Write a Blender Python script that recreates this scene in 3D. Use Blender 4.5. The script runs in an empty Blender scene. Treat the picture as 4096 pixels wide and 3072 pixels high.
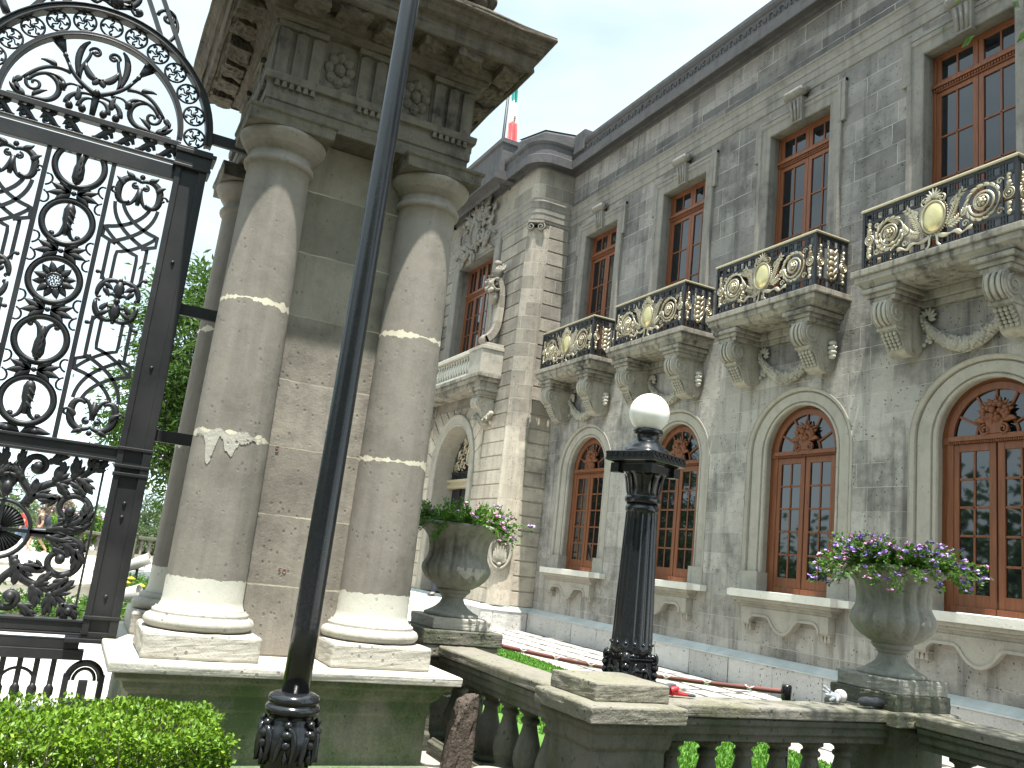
import bpy, bmesh, math, random
from mathutils import Vector, Matrix, Euler
random.seed(7)
PI = math.pi
S = bpy.context.scene
COL = S.collection

# ------------------------------------------------------------------ camera
YAW, PITCH, ROLL, FPX = math.radians(25.629), math.radians(11.701), math.radians(-6.3886), 3448.9
EYE = Vector((0, 0, 1.6))
fwd = Vector((-math.cos(YAW) * math.cos(PITCH), math.sin(YAW) * math.cos(PITCH), math.sin(PITCH)))
rt = fwd.cross(Vector((0, 0, 1))).normalized()
dn = fwd.cross(rt)
c_, s_ = math.cos(ROLL), math.sin(ROLL)
right, down = c_ * rt + s_ * dn, -s_ * rt + c_ * dn
cam_d = bpy.data.cameras.new('camera')
cam = bpy.data.objects.new('camera', cam_d)
COL.objects.link(cam)
cam_d.sensor_fit = 'HORIZONTAL'
cam_d.sensor_width = 36
cam_d.lens = FPX * 36 / 4096
cam_d.clip_start, cam_d.clip_end = 0.05, 3000
mw = Matrix((right, -down, -fwd)).transposed().to_4x4()
mw.translation = EYE
cam.matrix_world = mw
S.camera = cam

# ------------------------------------------------------------------ light
SUN = Vector((.265, -.074, 1)).normalized()
ELEV = math.asin(SUN.z)
w = bpy.data.worlds.new('World')
S.world = w
w.use_nodes = True
wt = w.node_tree
sky = wt.nodes.new('ShaderNodeTexSky')
sky.sky_type = 'NISHITA'
sky.sun_disc = False
sky.sun_elevation = ELEV
sky.sun_rotation = math.atan2(SUN.x, SUN.y)
sky.altitude = 2200
sky.air_density, sky.dust_density, sky.ozone_density = 1.0, 2.6, 1.4
# thin bright cloud veil over the physical sky
tc = wt.nodes.new('ShaderNodeTexCoord')
mp = wt.nodes.new('ShaderNodeMapping')
mp.inputs['Scale'].default_value = (1, 1, 3.2)
wt.links.new(tc.outputs['Generated'], mp.inputs['Vector'])
cn = wt.nodes.new('ShaderNodeTexNoise')
cn.inputs['Scale'].default_value = 2.3
cn.inputs['Detail'].default_value = 4
cn.inputs['Roughness'].default_value = .58
wt.links.new(mp.outputs[0], cn.inputs['Vector'])
cr = wt.nodes.new('ShaderNodeValToRGB')
cr.color_ramp.elements[0].position, cr.color_ramp.elements[1].position = .22, .80
cr.color_ramp.elements[0].color = (.52, .52, .52, 1)
cr.color_ramp.elements[1].color = (1, 1, 1, 1)
wt.links.new(cn.outputs['Fac'], cr.inputs[0])
mx = wt.nodes.new('ShaderNodeMixRGB')
mx.inputs[2].default_value = (12.6, 15.4, 16.6, 1)
wt.links.new(cr.outputs[0], mx.inputs[0])
wt.links.new(sky.outputs[0], mx.inputs[1])
# the veil is brightest round the high sun and along the hazy horizon
dot = wt.nodes.new('ShaderNodeVectorMath'); dot.operation = 'DOT_PRODUCT'; dot.inputs[1].default_value = tuple(SUN)
wt.links.new(tc.outputs['Generated'], dot.inputs[0])
mr = wt.nodes.new('ShaderNodeMapRange')
for i, v in enumerate((.30, .98, .80, 1.6)): mr.inputs[i + 1].default_value = v
wt.links.new(dot.outputs['Value'], mr.inputs[0])
sx = wt.nodes.new('ShaderNodeSeparateXYZ'); wt.links.new(tc.outputs['Generated'], sx.inputs[0])
hz = wt.nodes.new('ShaderNodeMapRange')
for i, v in enumerate((.0, .30, .45, .0)): hz.inputs[i + 1].default_value = v
wt.links.new(sx.outputs['Z'], hz.inputs[0])
ad = wt.nodes.new('ShaderNodeMath'); wt.links.new(mr.outputs[0], ad.inputs[0]); wt.links.new(hz.outputs[0], ad.inputs[1])
sc = wt.nodes.new('ShaderNodeVectorMath'); sc.operation = 'SCALE'
wt.links.new(mx.outputs[0], sc.inputs[0]); wt.links.new(ad.outputs[0], sc.inputs['Scale'])
bg = wt.nodes['Background']
bg.inputs['Strength'].default_value = .05
wt.links.new(sc.outputs[0], bg.inputs[0])

sl = bpy.data.lights.new('sun', 'SUN')
sl.energy, sl.angle, sl.color = 5.0, math.radians(.55), (1, .965, .895)
so = bpy.data.objects.new('sun', sl)
COL.objects.link(so)
so.rotation_euler = SUN.to_track_quat('Z', 'Y').to_euler()

S.view_settings.view_transform = 'Standard'
S.view_settings.look = 'None'
S.view_settings.gamma = 1
S.view_settings.exposure = 1.28

# ------------------------------------------------------------------ mesh helpers
WORG = {}

def V(*a):
    return Vector(a)

class MB:
    def __init__(s):
        s.v, s.f, s.sm, s.mi = [], [], [], []
        s.smooth, s.mat = False, 0
    def add(s, vs, fs, smooth=None):
        o = len(s.v)
        s.v += [tuple(p) for p in vs]
        sm = s.smooth if smooth is None else smooth
        for f in fs:
            s.f.append([i + o for i in f]); s.sm.append(sm); s.mi.append(s.mat)
    def box(s, x0, x1, y0, y1, z0, z1):
        s.add([(x0, y0, z0), (x1, y0, z0), (x1, y1, z0), (x0, y1, z0), (x0, y0, z1), (x1, y0, z1), (x1, y1, z1), (x0, y1, z1)],
              [(0, 3, 2, 1), (4, 5, 6, 7), (0, 1, 5, 4), (1, 2, 6, 5), (2, 3, 7, 6), (3, 0, 4, 7)], False)
    def obox(s, c, ax, ay, az):
        c, ax, ay, az = Vector(c), Vector(ax), Vector(ay), Vector(az)
        vs = [c + i * ax + j * ay + k * az for k in (-1, 1) for j in (-1, 1) for i in (-1, 1)]
        s.add(vs, [(0, 2, 3, 1), (4, 5, 7, 6), (0, 1, 5, 4), (1, 3, 7, 5), (3, 2, 6, 7), (2, 0, 4, 6)], False)
    def lathe(s, prof, c=(0, 0, 0), seg=32, smooth=True, rfun=None, cap=True, ax=None):
        n = len(prof); vs = []
        for r, z in prof:
            for k in range(seg):
                a = 2 * PI * k / seg
                rr = rfun(r, z, a) if rfun else r
                if ax: vs.append(Vector(c) + ax[0] * (rr * math.cos(a)) + ax[1] * (rr * math.sin(a)) + ax[2] * z)
                else: vs.append((c[0] + rr * math.cos(a), c[1] + rr * math.sin(a), c[2] + z))
        fs = [(i * seg + k, i * seg + (k + 1) % seg, (i + 1) * seg + (k + 1) % seg, (i + 1) * seg + k) for i in range(n - 1) for k in range(seg)]
        s.add(vs, fs, smooth)
        if cap:
            o = len(s.v) - n * seg
            s.f.append([o + k for k in range(seg)][::-1]); s.sm.append(False); s.mi.append(s.mat)
            s.f.append([o + (n - 1) * seg + k for k in range(seg)]); s.sm.append(False); s.mi.append(s.mat)
    def square(s, prof, c=(0, 0, 0), hx=1, hy=1):          # prof of (half width, z); hx, hy scale it
        vs = []
        for r, z in prof:
            vs += [(c[0] + i * r * hx, c[1] + j * r * hy, c[2] + z) for i, j in ((-1, -1), (1, -1), (1, 1), (-1, 1))]
        n = len(prof)
        fs = [(i * 4 + k, i * 4 + (k + 1) % 4, (i + 1) * 4 + (k + 1) % 4, (i + 1) * 4 + k) for i in range(n - 1) for k in range(4)]
        fs += [(3, 2, 1, 0), tuple((n - 1) * 4 + k for k in range(4))]
        s.add(vs, fs, False)
    def ball(s, c, rx, ry=None, rz=None, seg=8, rings=5, rot=None):
        ry = ry or rx; rz = rz or rx; vs = []; c = Vector(c)
        for i in range(rings + 1):
            t = PI * i / rings
            for k in range(seg):
                a = 2 * PI * k / seg
                p = Vector((rx * math.sin(t) * math.cos(a), ry * math.sin(t) * math.sin(a), rz * math.cos(t)))
                if rot is not None: p = rot @ p
                vs.append(c + p)
        s.add(vs, [(i * seg + k, (i + 1) * seg + k, (i + 1) * seg + (k + 1) % seg, i * seg + (k + 1) % seg) for i in range(rings) for k in range(seg)], True)
    def tube(s, pts, r, seg=8, closed=False, cap=True):    # r number or list
        pts = [Vector(p) for p in pts]; n = len(pts)
        rs = r if isinstance(r, (list, tuple)) else [r] * n
        vs = []; up = None
        for i in range(n):
            if closed: t = pts[(i + 1) % n] - pts[i - 1]
            else: t = pts[min(i + 1, n - 1)] - pts[max(i - 1, 0)]
            t.normalize()
            if up is None:
                up = Vector((0, 0, 1)) if abs(t.z) < .9 else Vector((1, 0, 0))
            a = t.cross(up).normalized(); b = a.cross(t); up = b
            for k in range(seg):
                q = 2 * PI * k / seg
                vs.append(pts[i] + (a * math.cos(q) + b * math.sin(q)) * rs[i])
        m = n if closed else n - 1
        fs = [(i * seg + k, i * seg + (k + 1) % seg, ((i + 1) % n) * seg + (k + 1) % seg, ((i + 1) % n) * seg + k) for i in range(m) for k in range(seg)]
        if cap and not closed:
            fs += [tuple(range(seg))[::-1], tuple((n - 1) * seg + k for k in range(seg))]
        s.add(vs, fs, True)
    def sweep(s, path, wd, th, P, closed=False, seg=6, n0=0.0, square=False, vein=0):
        """ribbon along a 2D path: half width wd(t), half depth th(t); P(u,v,n)->xyz"""
        n = len(path); vs = []
        if square: angs = [PI * .25, PI * .75, PI * 1.25, PI * 1.75]; k2 = 1.4142
        else: angs = [2 * PI * k / seg for k in range(seg)]; k2 = 1
        for i, (x, y) in enumerate(path):
            if closed: (ax, ay), (bx, by) = path[i - 1], path[(i + 1) % n]
            else: (ax, ay), (bx, by) = path[max(i - 1, 0)], path[min(i + 1, n - 1)]
            tx, ty = bx - ax, by - ay; l = math.hypot(tx, ty) or 1
            nx, ny = -ty / l, tx / l
            t = i / max(n - 1, 1)
            W = wd(t) if callable(wd) else wd
            T = th(t) if callable(th) else th
            N0 = n0(t) if callable(n0) else n0
            for a in angs:
                q = W * math.cos(a) * k2
                vs.append(P(x + nx * q, y + ny * q, N0 + T * math.sin(a) * k2))
        m = len(angs); r = n if closed else n - 1
        fs = [(i * m + k, i * m + (k + 1) % m, ((i + 1) % n) * m + (k + 1) % m, ((i + 1) % n) * m + k) for i in range(r) for k in range(m)]
        if not closed: fs += [tuple(range(m))[::-1], tuple((n - 1) * m + k for k in range(m))]
        s.add(vs, fs, not square)
    def prism(s, poly, P, n0, n1):                         # outline in (u,v) extruded along n
        m = len(poly)
        vs = [P(u, v, n0) for u, v in poly] + [P(u, v, n1) for u, v in poly]
        fs = [(k, (k + 1) % m, m + (k + 1) % m, m + k) for k in range(m)] + [tuple(range(m))[::-1], tuple(range(m, 2 * m))]
        s.add(vs, fs, False)
    def plan(s, path, prof, closed=False, smooth=False):   # moulding: plan path (x,y), profile (out,z); out = right of travel
        n = len(path); offs = []
        for i in range(n):
            def nrm(a, b):
                dx, dy = b[0] - a[0], b[1] - a[1]; l = math.hypot(dx, dy); return (dy / l, -dx / l)
            na = nrm(path[i - 1], path[i]) if (i > 0 or closed) else None
            nb = nrm(path[i], path[(i + 1) % n]) if (i < n - 1 or closed) else None
            if na and nb:
                mx_, my_ = na[0] + nb[0], na[1] + nb[1]; d = (mx_ * na[0] + my_ * na[1]) or 1
                offs.append((mx_ / d, my_ / d))
            else: offs.append(na or nb)
        m = len(prof)
        vs = [(path[i][0] + offs[i][0] * o, path[i][1] + offs[i][1] * o, z) for i in range(n) for o, z in prof]
        r = n if closed else n - 1
        s.add(vs, [(i * m + k, ((i + 1) % n) * m + k, ((i + 1) % n) * m + k + 1, i * m + k + 1) for i in range(r) for k in range(m - 1)], smooth)
    def build(s, name, mat, parent=None, loc=None, bevel=0, rough=0, seg=2, recalc=True):
        me = bpy.data.meshes.new(name)
        org = WORG[parent.name] if parent is not None else Vector(loc or (0, 0, 0))
        me.from_pydata([(p[0] - org.x, p[1] - org.y, p[2] - org.z) for p in s.v], [], s.f)
        me.polygons.foreach_set('use_smooth', s.sm)
        for m in (mat if isinstance(mat, (list, tuple)) else [mat]): me.materials.append(m)
        me.polygons.foreach_set('material_index', s.mi)
        if recalc:
            b = bmesh.new(); b.from_mesh(me); bmesh.ops.recalc_face_normals(b, faces=b.faces); b.to_mesh(me); b.free()
        me.update()
        o = bpy.data.objects.new(name, me)
        COL.objects.link(o)
        if parent is not None: o.parent = parent
        else: o.location = org
        WORG[o.name] = org.copy()
        if rough:
            b = o.modifiers.new('bevel', 'BEVEL'); b.width = bevel or .01; b.segments = 2; b.limit_method = 'ANGLE'; b.angle_limit = math.radians(35)
            r = o.modifiers.new('grid', 'REMESH') if False else None
            sd = o.modifiers.new('split', 'SUBSURF'); sd.subdivision_type = 'SIMPLE'; sd.levels = 3; sd.render_levels = 3
            d = o.modifiers.new('wear', 'DISPLACE'); d.texture = WEAR; d.texture_coords = 'GLOBAL'; d.strength = rough; d.mid_level = .5
        elif bevel:
            b = o.modifiers.new('bevel', 'BEVEL'); b.width = bevel; b.segments = seg; b.limit_method = 'ANGLE'; b.angle_limit = math.radians(35)
        return o

WEAR = bpy.data.textures.new('wear', 'CLOUDS')
WEAR.noise_scale = .045; WEAR.noise_depth = 3

def tag(o, label=None, cat=None, group=None, kind=None):
    if label: o['label'] = label
    if cat: o['category'] = cat
    if group: o['group'] = group
    if kind: o['kind'] = kind
    return o

def thing(name, loc, label, cat, group=None, parent=None):
    o = bpy.data.objects.new(name, None)
    COL.objects.link(o)
    o.empty_display_size = .2
    o.location = loc
    WORG[o.name] = Vector(loc)
    return tag(o, label, cat, group)

def copy_tree(o, parent=None):
    c = o.copy(); COL.objects.link(c)
    if parent is not None: c.parent = parent
    for ch in list(o.children): copy_tree(ch, c)
    return c

def spiral(cx, cy, r0, r1, a0, a1, n=24):
    return [(cx + (r0 + (r1 - r0) * i / n) * math.cos(a0 + (a1 - a0) * i / n), cy + (r0 + (r1 - r0) * i / n) * math.sin(a0 + (a1 - a0) * i / n)) for i in range(n + 1)]

def circ(cx, cy, r, n=32):
    return [(cx + r * math.cos(2 * PI * k / n), cy + r * math.sin(2 * PI * k / n)) for k in range(n)]

def bez(p0, p1, p2, p3, n=12):
    o = []
    for i in range(n + 1):
        t = i / n; a, b, c, d = (1 - t) ** 3, 3 * t * (1 - t) ** 2, 3 * t * t * (1 - t), t ** 3
        o.append((a * p0[0] + b * p1[0] + c * p2[0] + d * p3[0], a * p0[1] + b * p1[1] + c * p2[1] + d * p3[1]))
    return o

def leafw(w, p=.45):                                       # leaf half-width profile
    return lambda t: w * (math.sin(PI * min(1, t ** (1 / (1.0 + p)))) ** .8 + .04)

def curl(x, y, a, L, bend, n=10):                          # curved path from a point, heading a, turning by bend
    o = [(x, y)]
    for i in range(n):
        h = a + bend * (i + .5) / n
        x += L / n * math.cos(h); y += L / n * math.sin(h); o.append((x, y))
    return o

def leafp(w):                                             # pointed, jagged leaf profile
    return lambda t: w * 1.75 * (t + .02) ** .45 * (1 - t) ** .75 * (1 + .16 * math.sin(t * 22)) + .0015

def mirr(path, cx=0):
    return [(2 * cx - x, y) for x, y in path]

# ------------------------------------------------------------------ materials
class NT:
    def __init__(s, name, **p):
        s.m = bpy.data.materials.new(name); s.m.use_nodes = True
        s.t = s.m.node_tree; s.b = s.t.nodes['Principled BSDF']
        for k, v in p.items(): s.set(s.b, k, v)
    def set(s, n, k, v):
        k = k.replace('_', ' ') if isinstance(k, str) else k
        i = n.inputs[k]
        if isinstance(v, bpy.types.NodeSocket): s.t.links.new(v, i)
        elif isinstance(v, bpy.types.Node): s.t.links.new(v.outputs[0], i)
        else:
            if i.type == 'RGBA' and len(v) == 3: v = (*v, 1)
            i.default_value = v
    def n(s, typ, ins=None, **props):
        n = s.t.nodes.new('ShaderNode' + typ)
        for k, v in props.items(): setattr(n, k, v)
        for k, v in (ins or {}).items(): s.set(n, k, v)
        return n
    def math(s, op, a, b=0.0, clamp=False):
        n = s.n('Math', {0: a, 1: b}, operation=op); n.use_clamp = clamp; return n.outputs[0]
    def ramp(s, f, stops):
        r = s.n('ValToRGB', {0: f}); e = r.color_ramp.elements
        while len(e) < len(stops): e.new(.5)
        for x, (p, c) in zip(e, stops):
            x.position = p; c = (c, c, c) if isinstance(c, (int, float)) else c; x.color = (*c, 1)
        return r.outputs[0]
    def mix(s, f, a, b, mode='MIX'):
        n = s.n('MixRGB', {0: f, 1: a, 2: b}, blend_type=mode); return n.outputs[0]
    def noise(s, vec, scale, detail=4, rough=.55):
        return s.n('TexNoise', {'Vector': vec, 'Scale': scale, 'Detail': detail, 'Roughness': rough}).outputs['Fac']
    def pos(s):
        return s.n('NewGeometry').outputs['Position']
    def xyz(s, v):
        return s.n('SeparateXYZ', {0: v}).outputs
    def map(s, v, sc=(1, 1, 1), loc=(0, 0, 0)):
        return s.n('Mapping', {'Vector': v, 'Scale': sc, 'Location': loc}).outputs[0]
    def bump(s, h, st=.3, dist=.02, nrm=None):
        n = s.n('Bump', {'Height': h, 'Strength': st, 'Distance': dist})
        if nrm is not None: s.set(n, 'Normal', nrm)
        return n.outputs[0]

def g3(v):
    return (v, v, v)

def stone(name, c1, c2, stain=(.06, .06, .055), stain_amt=.5, blocks=None, mortar=(.42, .40, .35), lower=None, pits=1.0, moss=None, scale=1.0, bump=.35, joints=None, zbase=None, streak=.5, msize=.006, band=None):
    """weathered masonry. blocks=(width,height,offset z): ashlar; lower=(c1,c2,z0,z1): other stone below; joints=[z..]: drum joints with pale mortar;
    zbase=(z, colour): new stone below z; moss=(colour, amount)"""
    warm = lambda c: (c[0] * 1.018, c[1] * .995, c[2] * 1.005)
    c1, c2, stain = warm(c1), warm(c2), warm(stain)
    if lower: lower = (warm(lower[0]), warm(lower[1]), lower[2], lower[3])
    M = NT(name, Roughness=.9)
    M.set(M.b, 'Specular_IOR_Level', .25)
    p = M.pos(); X = M.xyz(p)
    big = M.noise(p, .9 * scale, 5, .6); med = M.noise(p, 4.5 * scale, 6, .62); fine = M.noise(p, 55, 3, .6)
    hgt = M.math('MULTIPLY', fine, .22)
    tone = med
    mort = None
    if blocks:
        u = M.math('ADD', X['X'], X['Y']); wob = M.math('MULTIPLY', M.math('SUBTRACT', M.noise(p, 9, 3), .5), .022)
        bv = M.n('CombineXYZ', {0: M.math('ADD', u, wob), 1: M.math('ADD', M.math('ADD', X['Z'], blocks[2]), wob)})
        br = M.n('TexBrick', {'Vector': bv, 'Color1': g3(0), 'Color2': g3(1), 'Mortar': g3(.5), 'Scale': 1.0, 'Mortar Size': msize, 'Mortar Smooth': .2, 'Bias': 0, 'Brick Width': blocks[0], 'Row Height': blocks[1]}, offset=.5, squash=1.25, squash_frequency=3)
        blk = br.outputs['Color']; mort = br.outputs['Fac']
        tone = M.math('ADD', M.math('MULTIPLY', med, .55), M.math('MULTIPLY', blk, .5))
    else:
        tone = M.math('ADD', M.math('MULTIPLY', med, .6), M.math('MULTIPLY', big, .45))
    base = M.mix(M.ramp(tone, [(.22, 0), (.78, 1)]), c1, c2)
    if lower:
        zz = M.math('ADD', X['Z'], M.math('MULTIPLY', M.math('SUBTRACT', big, .5), 2.2))
        lw = M.mix(M.ramp(tone, [(.22, 0), (.78, 1)]), lower[0], lower[1])
        fz = M.n('MapRange', {0: zz, 1: lower[2], 2: lower[3], 3: 0.0, 4: 1.0}); base = M.mix(fz.outputs[0], lw, base)
    if band:                                               # a course of darker blocks
        inb = M.math('MULTIPLY', M.math('GREATER_THAN', X['Z'], band[0]), M.math('LESS_THAN', X['Z'], band[1]))
        base = M.mix(M.math('MULTIPLY', inb, M.ramp(blk, [(.3, .25), (.5, .85)])), base, band[2])
    # stains: clouds and vertical runs
    st1 = M.ramp(M.math('ADD', M.math('MULTIPLY', big, .6), M.math('MULTIPLY', med, .4)), [(.47, 0), (.66, 1)])
    run = M.ramp(M.noise(M.map(p, (5 * scale, 5 * scale, .38 * scale)), 1, 5, .6), [(.5, 0), (.72, 1)])
    base = M.mix(M.math('MULTIPLY', st1, stain_amt), base, stain)
    base = M.mix(M.math('MULTIPLY', run, stain_amt * streak), base, stain)
    base = M.mix(M.math('MULTIPLY', M.math('SUBTRACT', fine, .5), .5), base, M.mix(1.0, base, g3(1.7), 'MULTIPLY'))
    if moss:
        mm = M.ramp(M.math('ADD', M.math('MULTIPLY', M.noise(p, 2.1, 5, .6), .7), M.math('MULTIPLY', fine, .3)), [(.42, 0), (.62, 1)])
        base = M.mix(M.math('MULTIPLY', mm, moss[1]), base, moss[0])
    if zbase:
        zw = M.math('ADD', X['Z'], M.math('MULTIPLY', M.math('SUBTRACT', M.noise(p, 14, 4), .5), .05))
        nb = M.mix(med, zbase[1], tuple(min(1, c * 1.18) for c in zbase[1]))
        base = M.mix(M.math('LESS_THAN', zw, zbase[0]), base, nb)
    if pits:
        vo = M.n('TexVoronoi', {'Vector': M.map(p, (1, 1, .8)), 'Scale': 17.0, 'Randomness': 1.0}).outputs['Distance']
        gate = M.ramp(M.noise(p, 5, 3), [(.46, 0), (.56, 1)])
        pit = M.math('MULTIPLY', M.ramp(vo, [(.13, 1), (.21, 0)]), gate)
        v2 = M.n('TexVoronoi', {'Vector': p, 'Scale': 60.0}).outputs['Distance']
        pit2 = M.math('MULTIPLY', M.ramp(v2, [(.14, 1), (.25, 0)]), M.ramp(M.noise(p, 19, 2), [(.45, 0), (.6, 1)]))
        base = M.mix(M.math('MULTIPLY', pit, min(.9, .55 * pits)), base, (.035, .033, .03))
        base = M.mix(M.math('MULTIPLY', pit2, min(.8, .35 * pits)), base, (.05, .046, .04))
        hgt = M.math('SUBTRACT', hgt, M.math('ADD', M.math('MULTIPLY', pit, 1.0), M.math('MULTIPLY', pit2, .5)))
    if mort is not None:
        sel = M.math('MULTIPLY', mort, M.ramp(M.noise(p, 1.7, 3), [(.38, .12), (.60, .9)]))
        base = M.mix(sel, base, mortar)
        hgt = M.math('SUBTRACT', hgt, M.math('MULTIPLY', mort, .8))
    if joints:
        acc = None
        for zj in joints:
            dz = M.math('ABSOLUTE', M.math('SUBTRACT', M.math('ADD', X['Z'], M.math('MULTIPLY', M.math('SUBTRACT', M.noise(p, 6, 5, .7), .5), .05)), zj))
            wid = M.math('MULTIPLY', M.ramp(M.noise(M.map(p, (1, 1, .2)), 9, 4, .6), [(.42, .10), (.75, 1)]), .045)
            k = M.math('LESS_THAN', dz, wid)
            acc = k if acc is None else M.math('MAXIMUM', acc, k)
        base = M.mix(acc, base, mortar)
        hgt = M.math('SUBTRACT', hgt, M.math('MULTIPLY', acc, 1.2))
    hgt = M.math('ADD', hgt, M.math('MULTIPLY', med, 1.1))
    M.set(M.b, 'Base_Color', base)
    M.set(M.b, 'Normal', M.bump(hgt, bump, .03))
    return M.m

def paint(name, col, rough=.4, metal=0.0, var=.25, bump=.05, scale=20, spec=.5, dust=None):
    M = NT(name, Roughness=rough, Metallic=metal)
    M.set(M.b, 'Specular_IOR_Level', spec)
    p = M.pos(); n = M.noise(p, scale, 5, .6); big = M.noise(p, 2.3, 4)
    c = M.mix(n, tuple(x * (1 - var) for x in col), tuple(min(1, x * (1 + var)) for x in col))
    if dust: c = M.mix(M.math('MULTIPLY', M.ramp(big, [(.45, 0), (.7, 1)]), dust[1]), c, dust[0])
    M.set(M.b, 'Base_Color', c)
    M.set(M.b, 'Roughness', M.math('ADD', M.math('MULTIPLY', M.math('SUBTRACT', big, .5), .3), rough))
    if bump: M.set(M.b, 'Normal', M.bump(M.noise(p, scale * 2.2, 3), bump, .01))
    return M.m

def leafmat(name, a, b, c, trans=.3):
    M = NT(name, Roughness=.5)
    M.set(M.b, 'Specular_IOR_Level', .35)
    p = M.pos()
    oi = M.noise(p, 1.6, 3); f = M.noise(p, 28, 2)
    col = M.mix(M.ramp(M.math('ADD', M.math('MULTIPLY', oi, .5), M.math('MULTIPLY', f, .5)), [(.3, 0), (.7, 1)]), a, b)
    col = M.mix(M.ramp(f, [(.58, 0), (.75, 1)]), col, c)
    M.set(M.b, 'Base_Color', col)
    tr = M.n('BsdfTranslucent', {'Color': M.mix(1.0, col, (1.5, 1.6, .7), 'MULTIPLY')})
    ms = M.n('MixShader', {0: trans, 1: M.b.outputs[0], 2: tr})
    M.t.links.new(ms.outputs[0], M.t.nodes['Material Output'].inputs[0])
    return M.m

GREY_STAIN = (.062, .06, .056)
m_wall = stone('wall_ashlar', (.135, .127, .116), (.265, .250, .226), (.045, .043, .041), .78, (.86, .372, .02), (.42, .40, .35), lower=((.265, .25, .218), (.395, .374, .33), 5.0, 6.6), pits=1.9, bump=.6, streak=.9, band=(11.34, 11.70, (.085, .081, .078)))
m_trim = stone('carved_stone', (.13, .122, .105), (.27, .253, .215), (.045, .044, .042), .72, None, pits=.7, scale=1.3)
m_sillw = stone('pale_sill_stone', (.55, .53, .46), (.70, .68, .60), (.22, .21, .18), .35, None, pits=.5)
m_lowtrim = stone('lower_carved_stone', (.27, .252, .208), (.40, .375, .315), (.10, .095, .082), .5, None, pits=.6, scale=1.4)
m_tower = stone('tower_stone', (.165, .15, .122), (.31, .28, .228), (.06, .057, .053), .6, (.55, .375, .18), (.42, .39, .33), lower=((.36, .32, .255), (.50, .45, .36), 4.6, 6.2), pits=1.8, bump=.5)
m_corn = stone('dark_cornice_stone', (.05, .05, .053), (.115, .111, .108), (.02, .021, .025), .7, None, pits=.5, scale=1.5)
m_plinth = stone('white_plinth_stone', (.40, .393, .365), (.55, .54, .505), (.22, .215, .20), .4, (.85, .9, .4), (.10, .095, .088), pits=1.6, bump=1.0, msize=.014)
m_lead = paint('lead_flashing', (.40, .42, .41), .5, .1, .2, .1, 7, dust=((.62, .63, .6), .5))
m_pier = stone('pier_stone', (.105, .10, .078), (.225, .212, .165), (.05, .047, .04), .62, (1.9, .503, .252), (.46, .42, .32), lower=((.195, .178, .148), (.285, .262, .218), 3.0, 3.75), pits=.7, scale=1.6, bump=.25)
m_col = stone('column_stone', (.165, .152, .13), (.29, .27, .23), (.08, .074, .064), .7, None, (.60, .55, .43), pits=.5, scale=1.3, bump=.17, joints=[2.26, 3.25], zbase=(1.275, (.50, .485, .42)))
m_colbase = stone('column_base_stone', (.33, .32, .275), (.46, .445, .385), (.18, .172, .148), .45, None, pits=1.0, scale=2)
m_cap = stone('pale_cap_stone', (.40, .385, .33), (.54, .525, .45), (.22, .21, .175), .4, None, pits=.7, scale=2)
m_ped = stone('mossy_pedestal_stone', (.15, .155, .115), (.25, .25, .19), (.05, .053, .04), .65, None, pits=.8, moss=((.05, .092, .025), .88), scale=1.6)
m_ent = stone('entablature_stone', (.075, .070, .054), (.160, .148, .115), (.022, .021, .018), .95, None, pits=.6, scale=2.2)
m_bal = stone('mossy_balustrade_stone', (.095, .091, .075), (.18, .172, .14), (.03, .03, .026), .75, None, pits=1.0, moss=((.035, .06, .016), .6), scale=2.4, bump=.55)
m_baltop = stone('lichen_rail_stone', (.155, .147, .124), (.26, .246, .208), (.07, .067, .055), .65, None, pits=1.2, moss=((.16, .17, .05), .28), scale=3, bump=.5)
m_urn = stone('urn_stone', (.22, .215, .19), (.36, .35, .305), (.065, .065, .058), .7, None, pits=.4, moss=((.10, .125, .075), .35), scale=3.2)
m_brown = stone('rough_brown_stone', (.062, .050, .040), (.125, .10, .08), (.026, .022, .02), .6, None, pits=1.3, scale=5, bump=.8)
m_iron = paint('black_painted_iron', (.016, .0165, .018), .46, 0, .3, .06, 30, spec=.35, dust=((.045, .044, .043), .35))
m_pole = paint('gloss_black_paint', (.012, .013, .015), .2, 0, .3, .05, 26, spec=.5)
m_gold = paint('gilded_bronze', (.46, .40, .285), .46, .82, .35, .3, 40, dust=((.13, .105, .065), .8))
m_goldp = paint('polished_gilt_plate', (.62, .53, .27), .34, .9, .1, .03, 5, dust=((.45, .37, .19), .4))
m_rail = paint('bronze_handrail', (.34, .30, .20), .45, .4, .25, .05, 30)
m_lampglobe = paint('opal_glass_globe', (.86, .84, .78), .28, 0, .02, 0, 3)

def woodmat():
    M = NT('varnished_red_wood', Roughness=.42)
    p = M.pos(); g = M.noise(M.map(p, (34, 34, 2.2)), 1, 5, .6); b = M.noise(p, 1.3, 3)
    c = M.mix(M.ramp(g, [(.3, 0), (.7, 1)]), (.112, .036, .0135), (.21, .075, .028))
    c = M.mix(M.math('MULTIPLY', b, .35), c, (.11, .04, .026))
    M.set(M.b, 'Base_Color', c); M.set(M.b, 'Normal', M.bump(g, .08, .01))
    return M.m
m_wood = woodmat()
m_wood.node_tree.nodes['Principled BSDF'].inputs['Specular IOR Level'].default_value = .3

def glassmat():
    M = NT('dark_window_glass', Roughness=.025)
    p = M.pos(); M.set(M.b, 'Base_Color', (.006, .007, .009)); M.set(M.b, 'IOR', 1.75)
    M.set(M.b, 'Normal', M.bump(M.noise(p, 1.1, 2), .035, .05))
    return M.m
m_glass = glassmat()
m_dark = paint('dark_interior', (.008, .008, .009), .8, 0, .2, 0)
m_curtain = paint('pale_curtain', (.55, .55, .53), .8, 0, .1, .1, 8)
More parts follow.
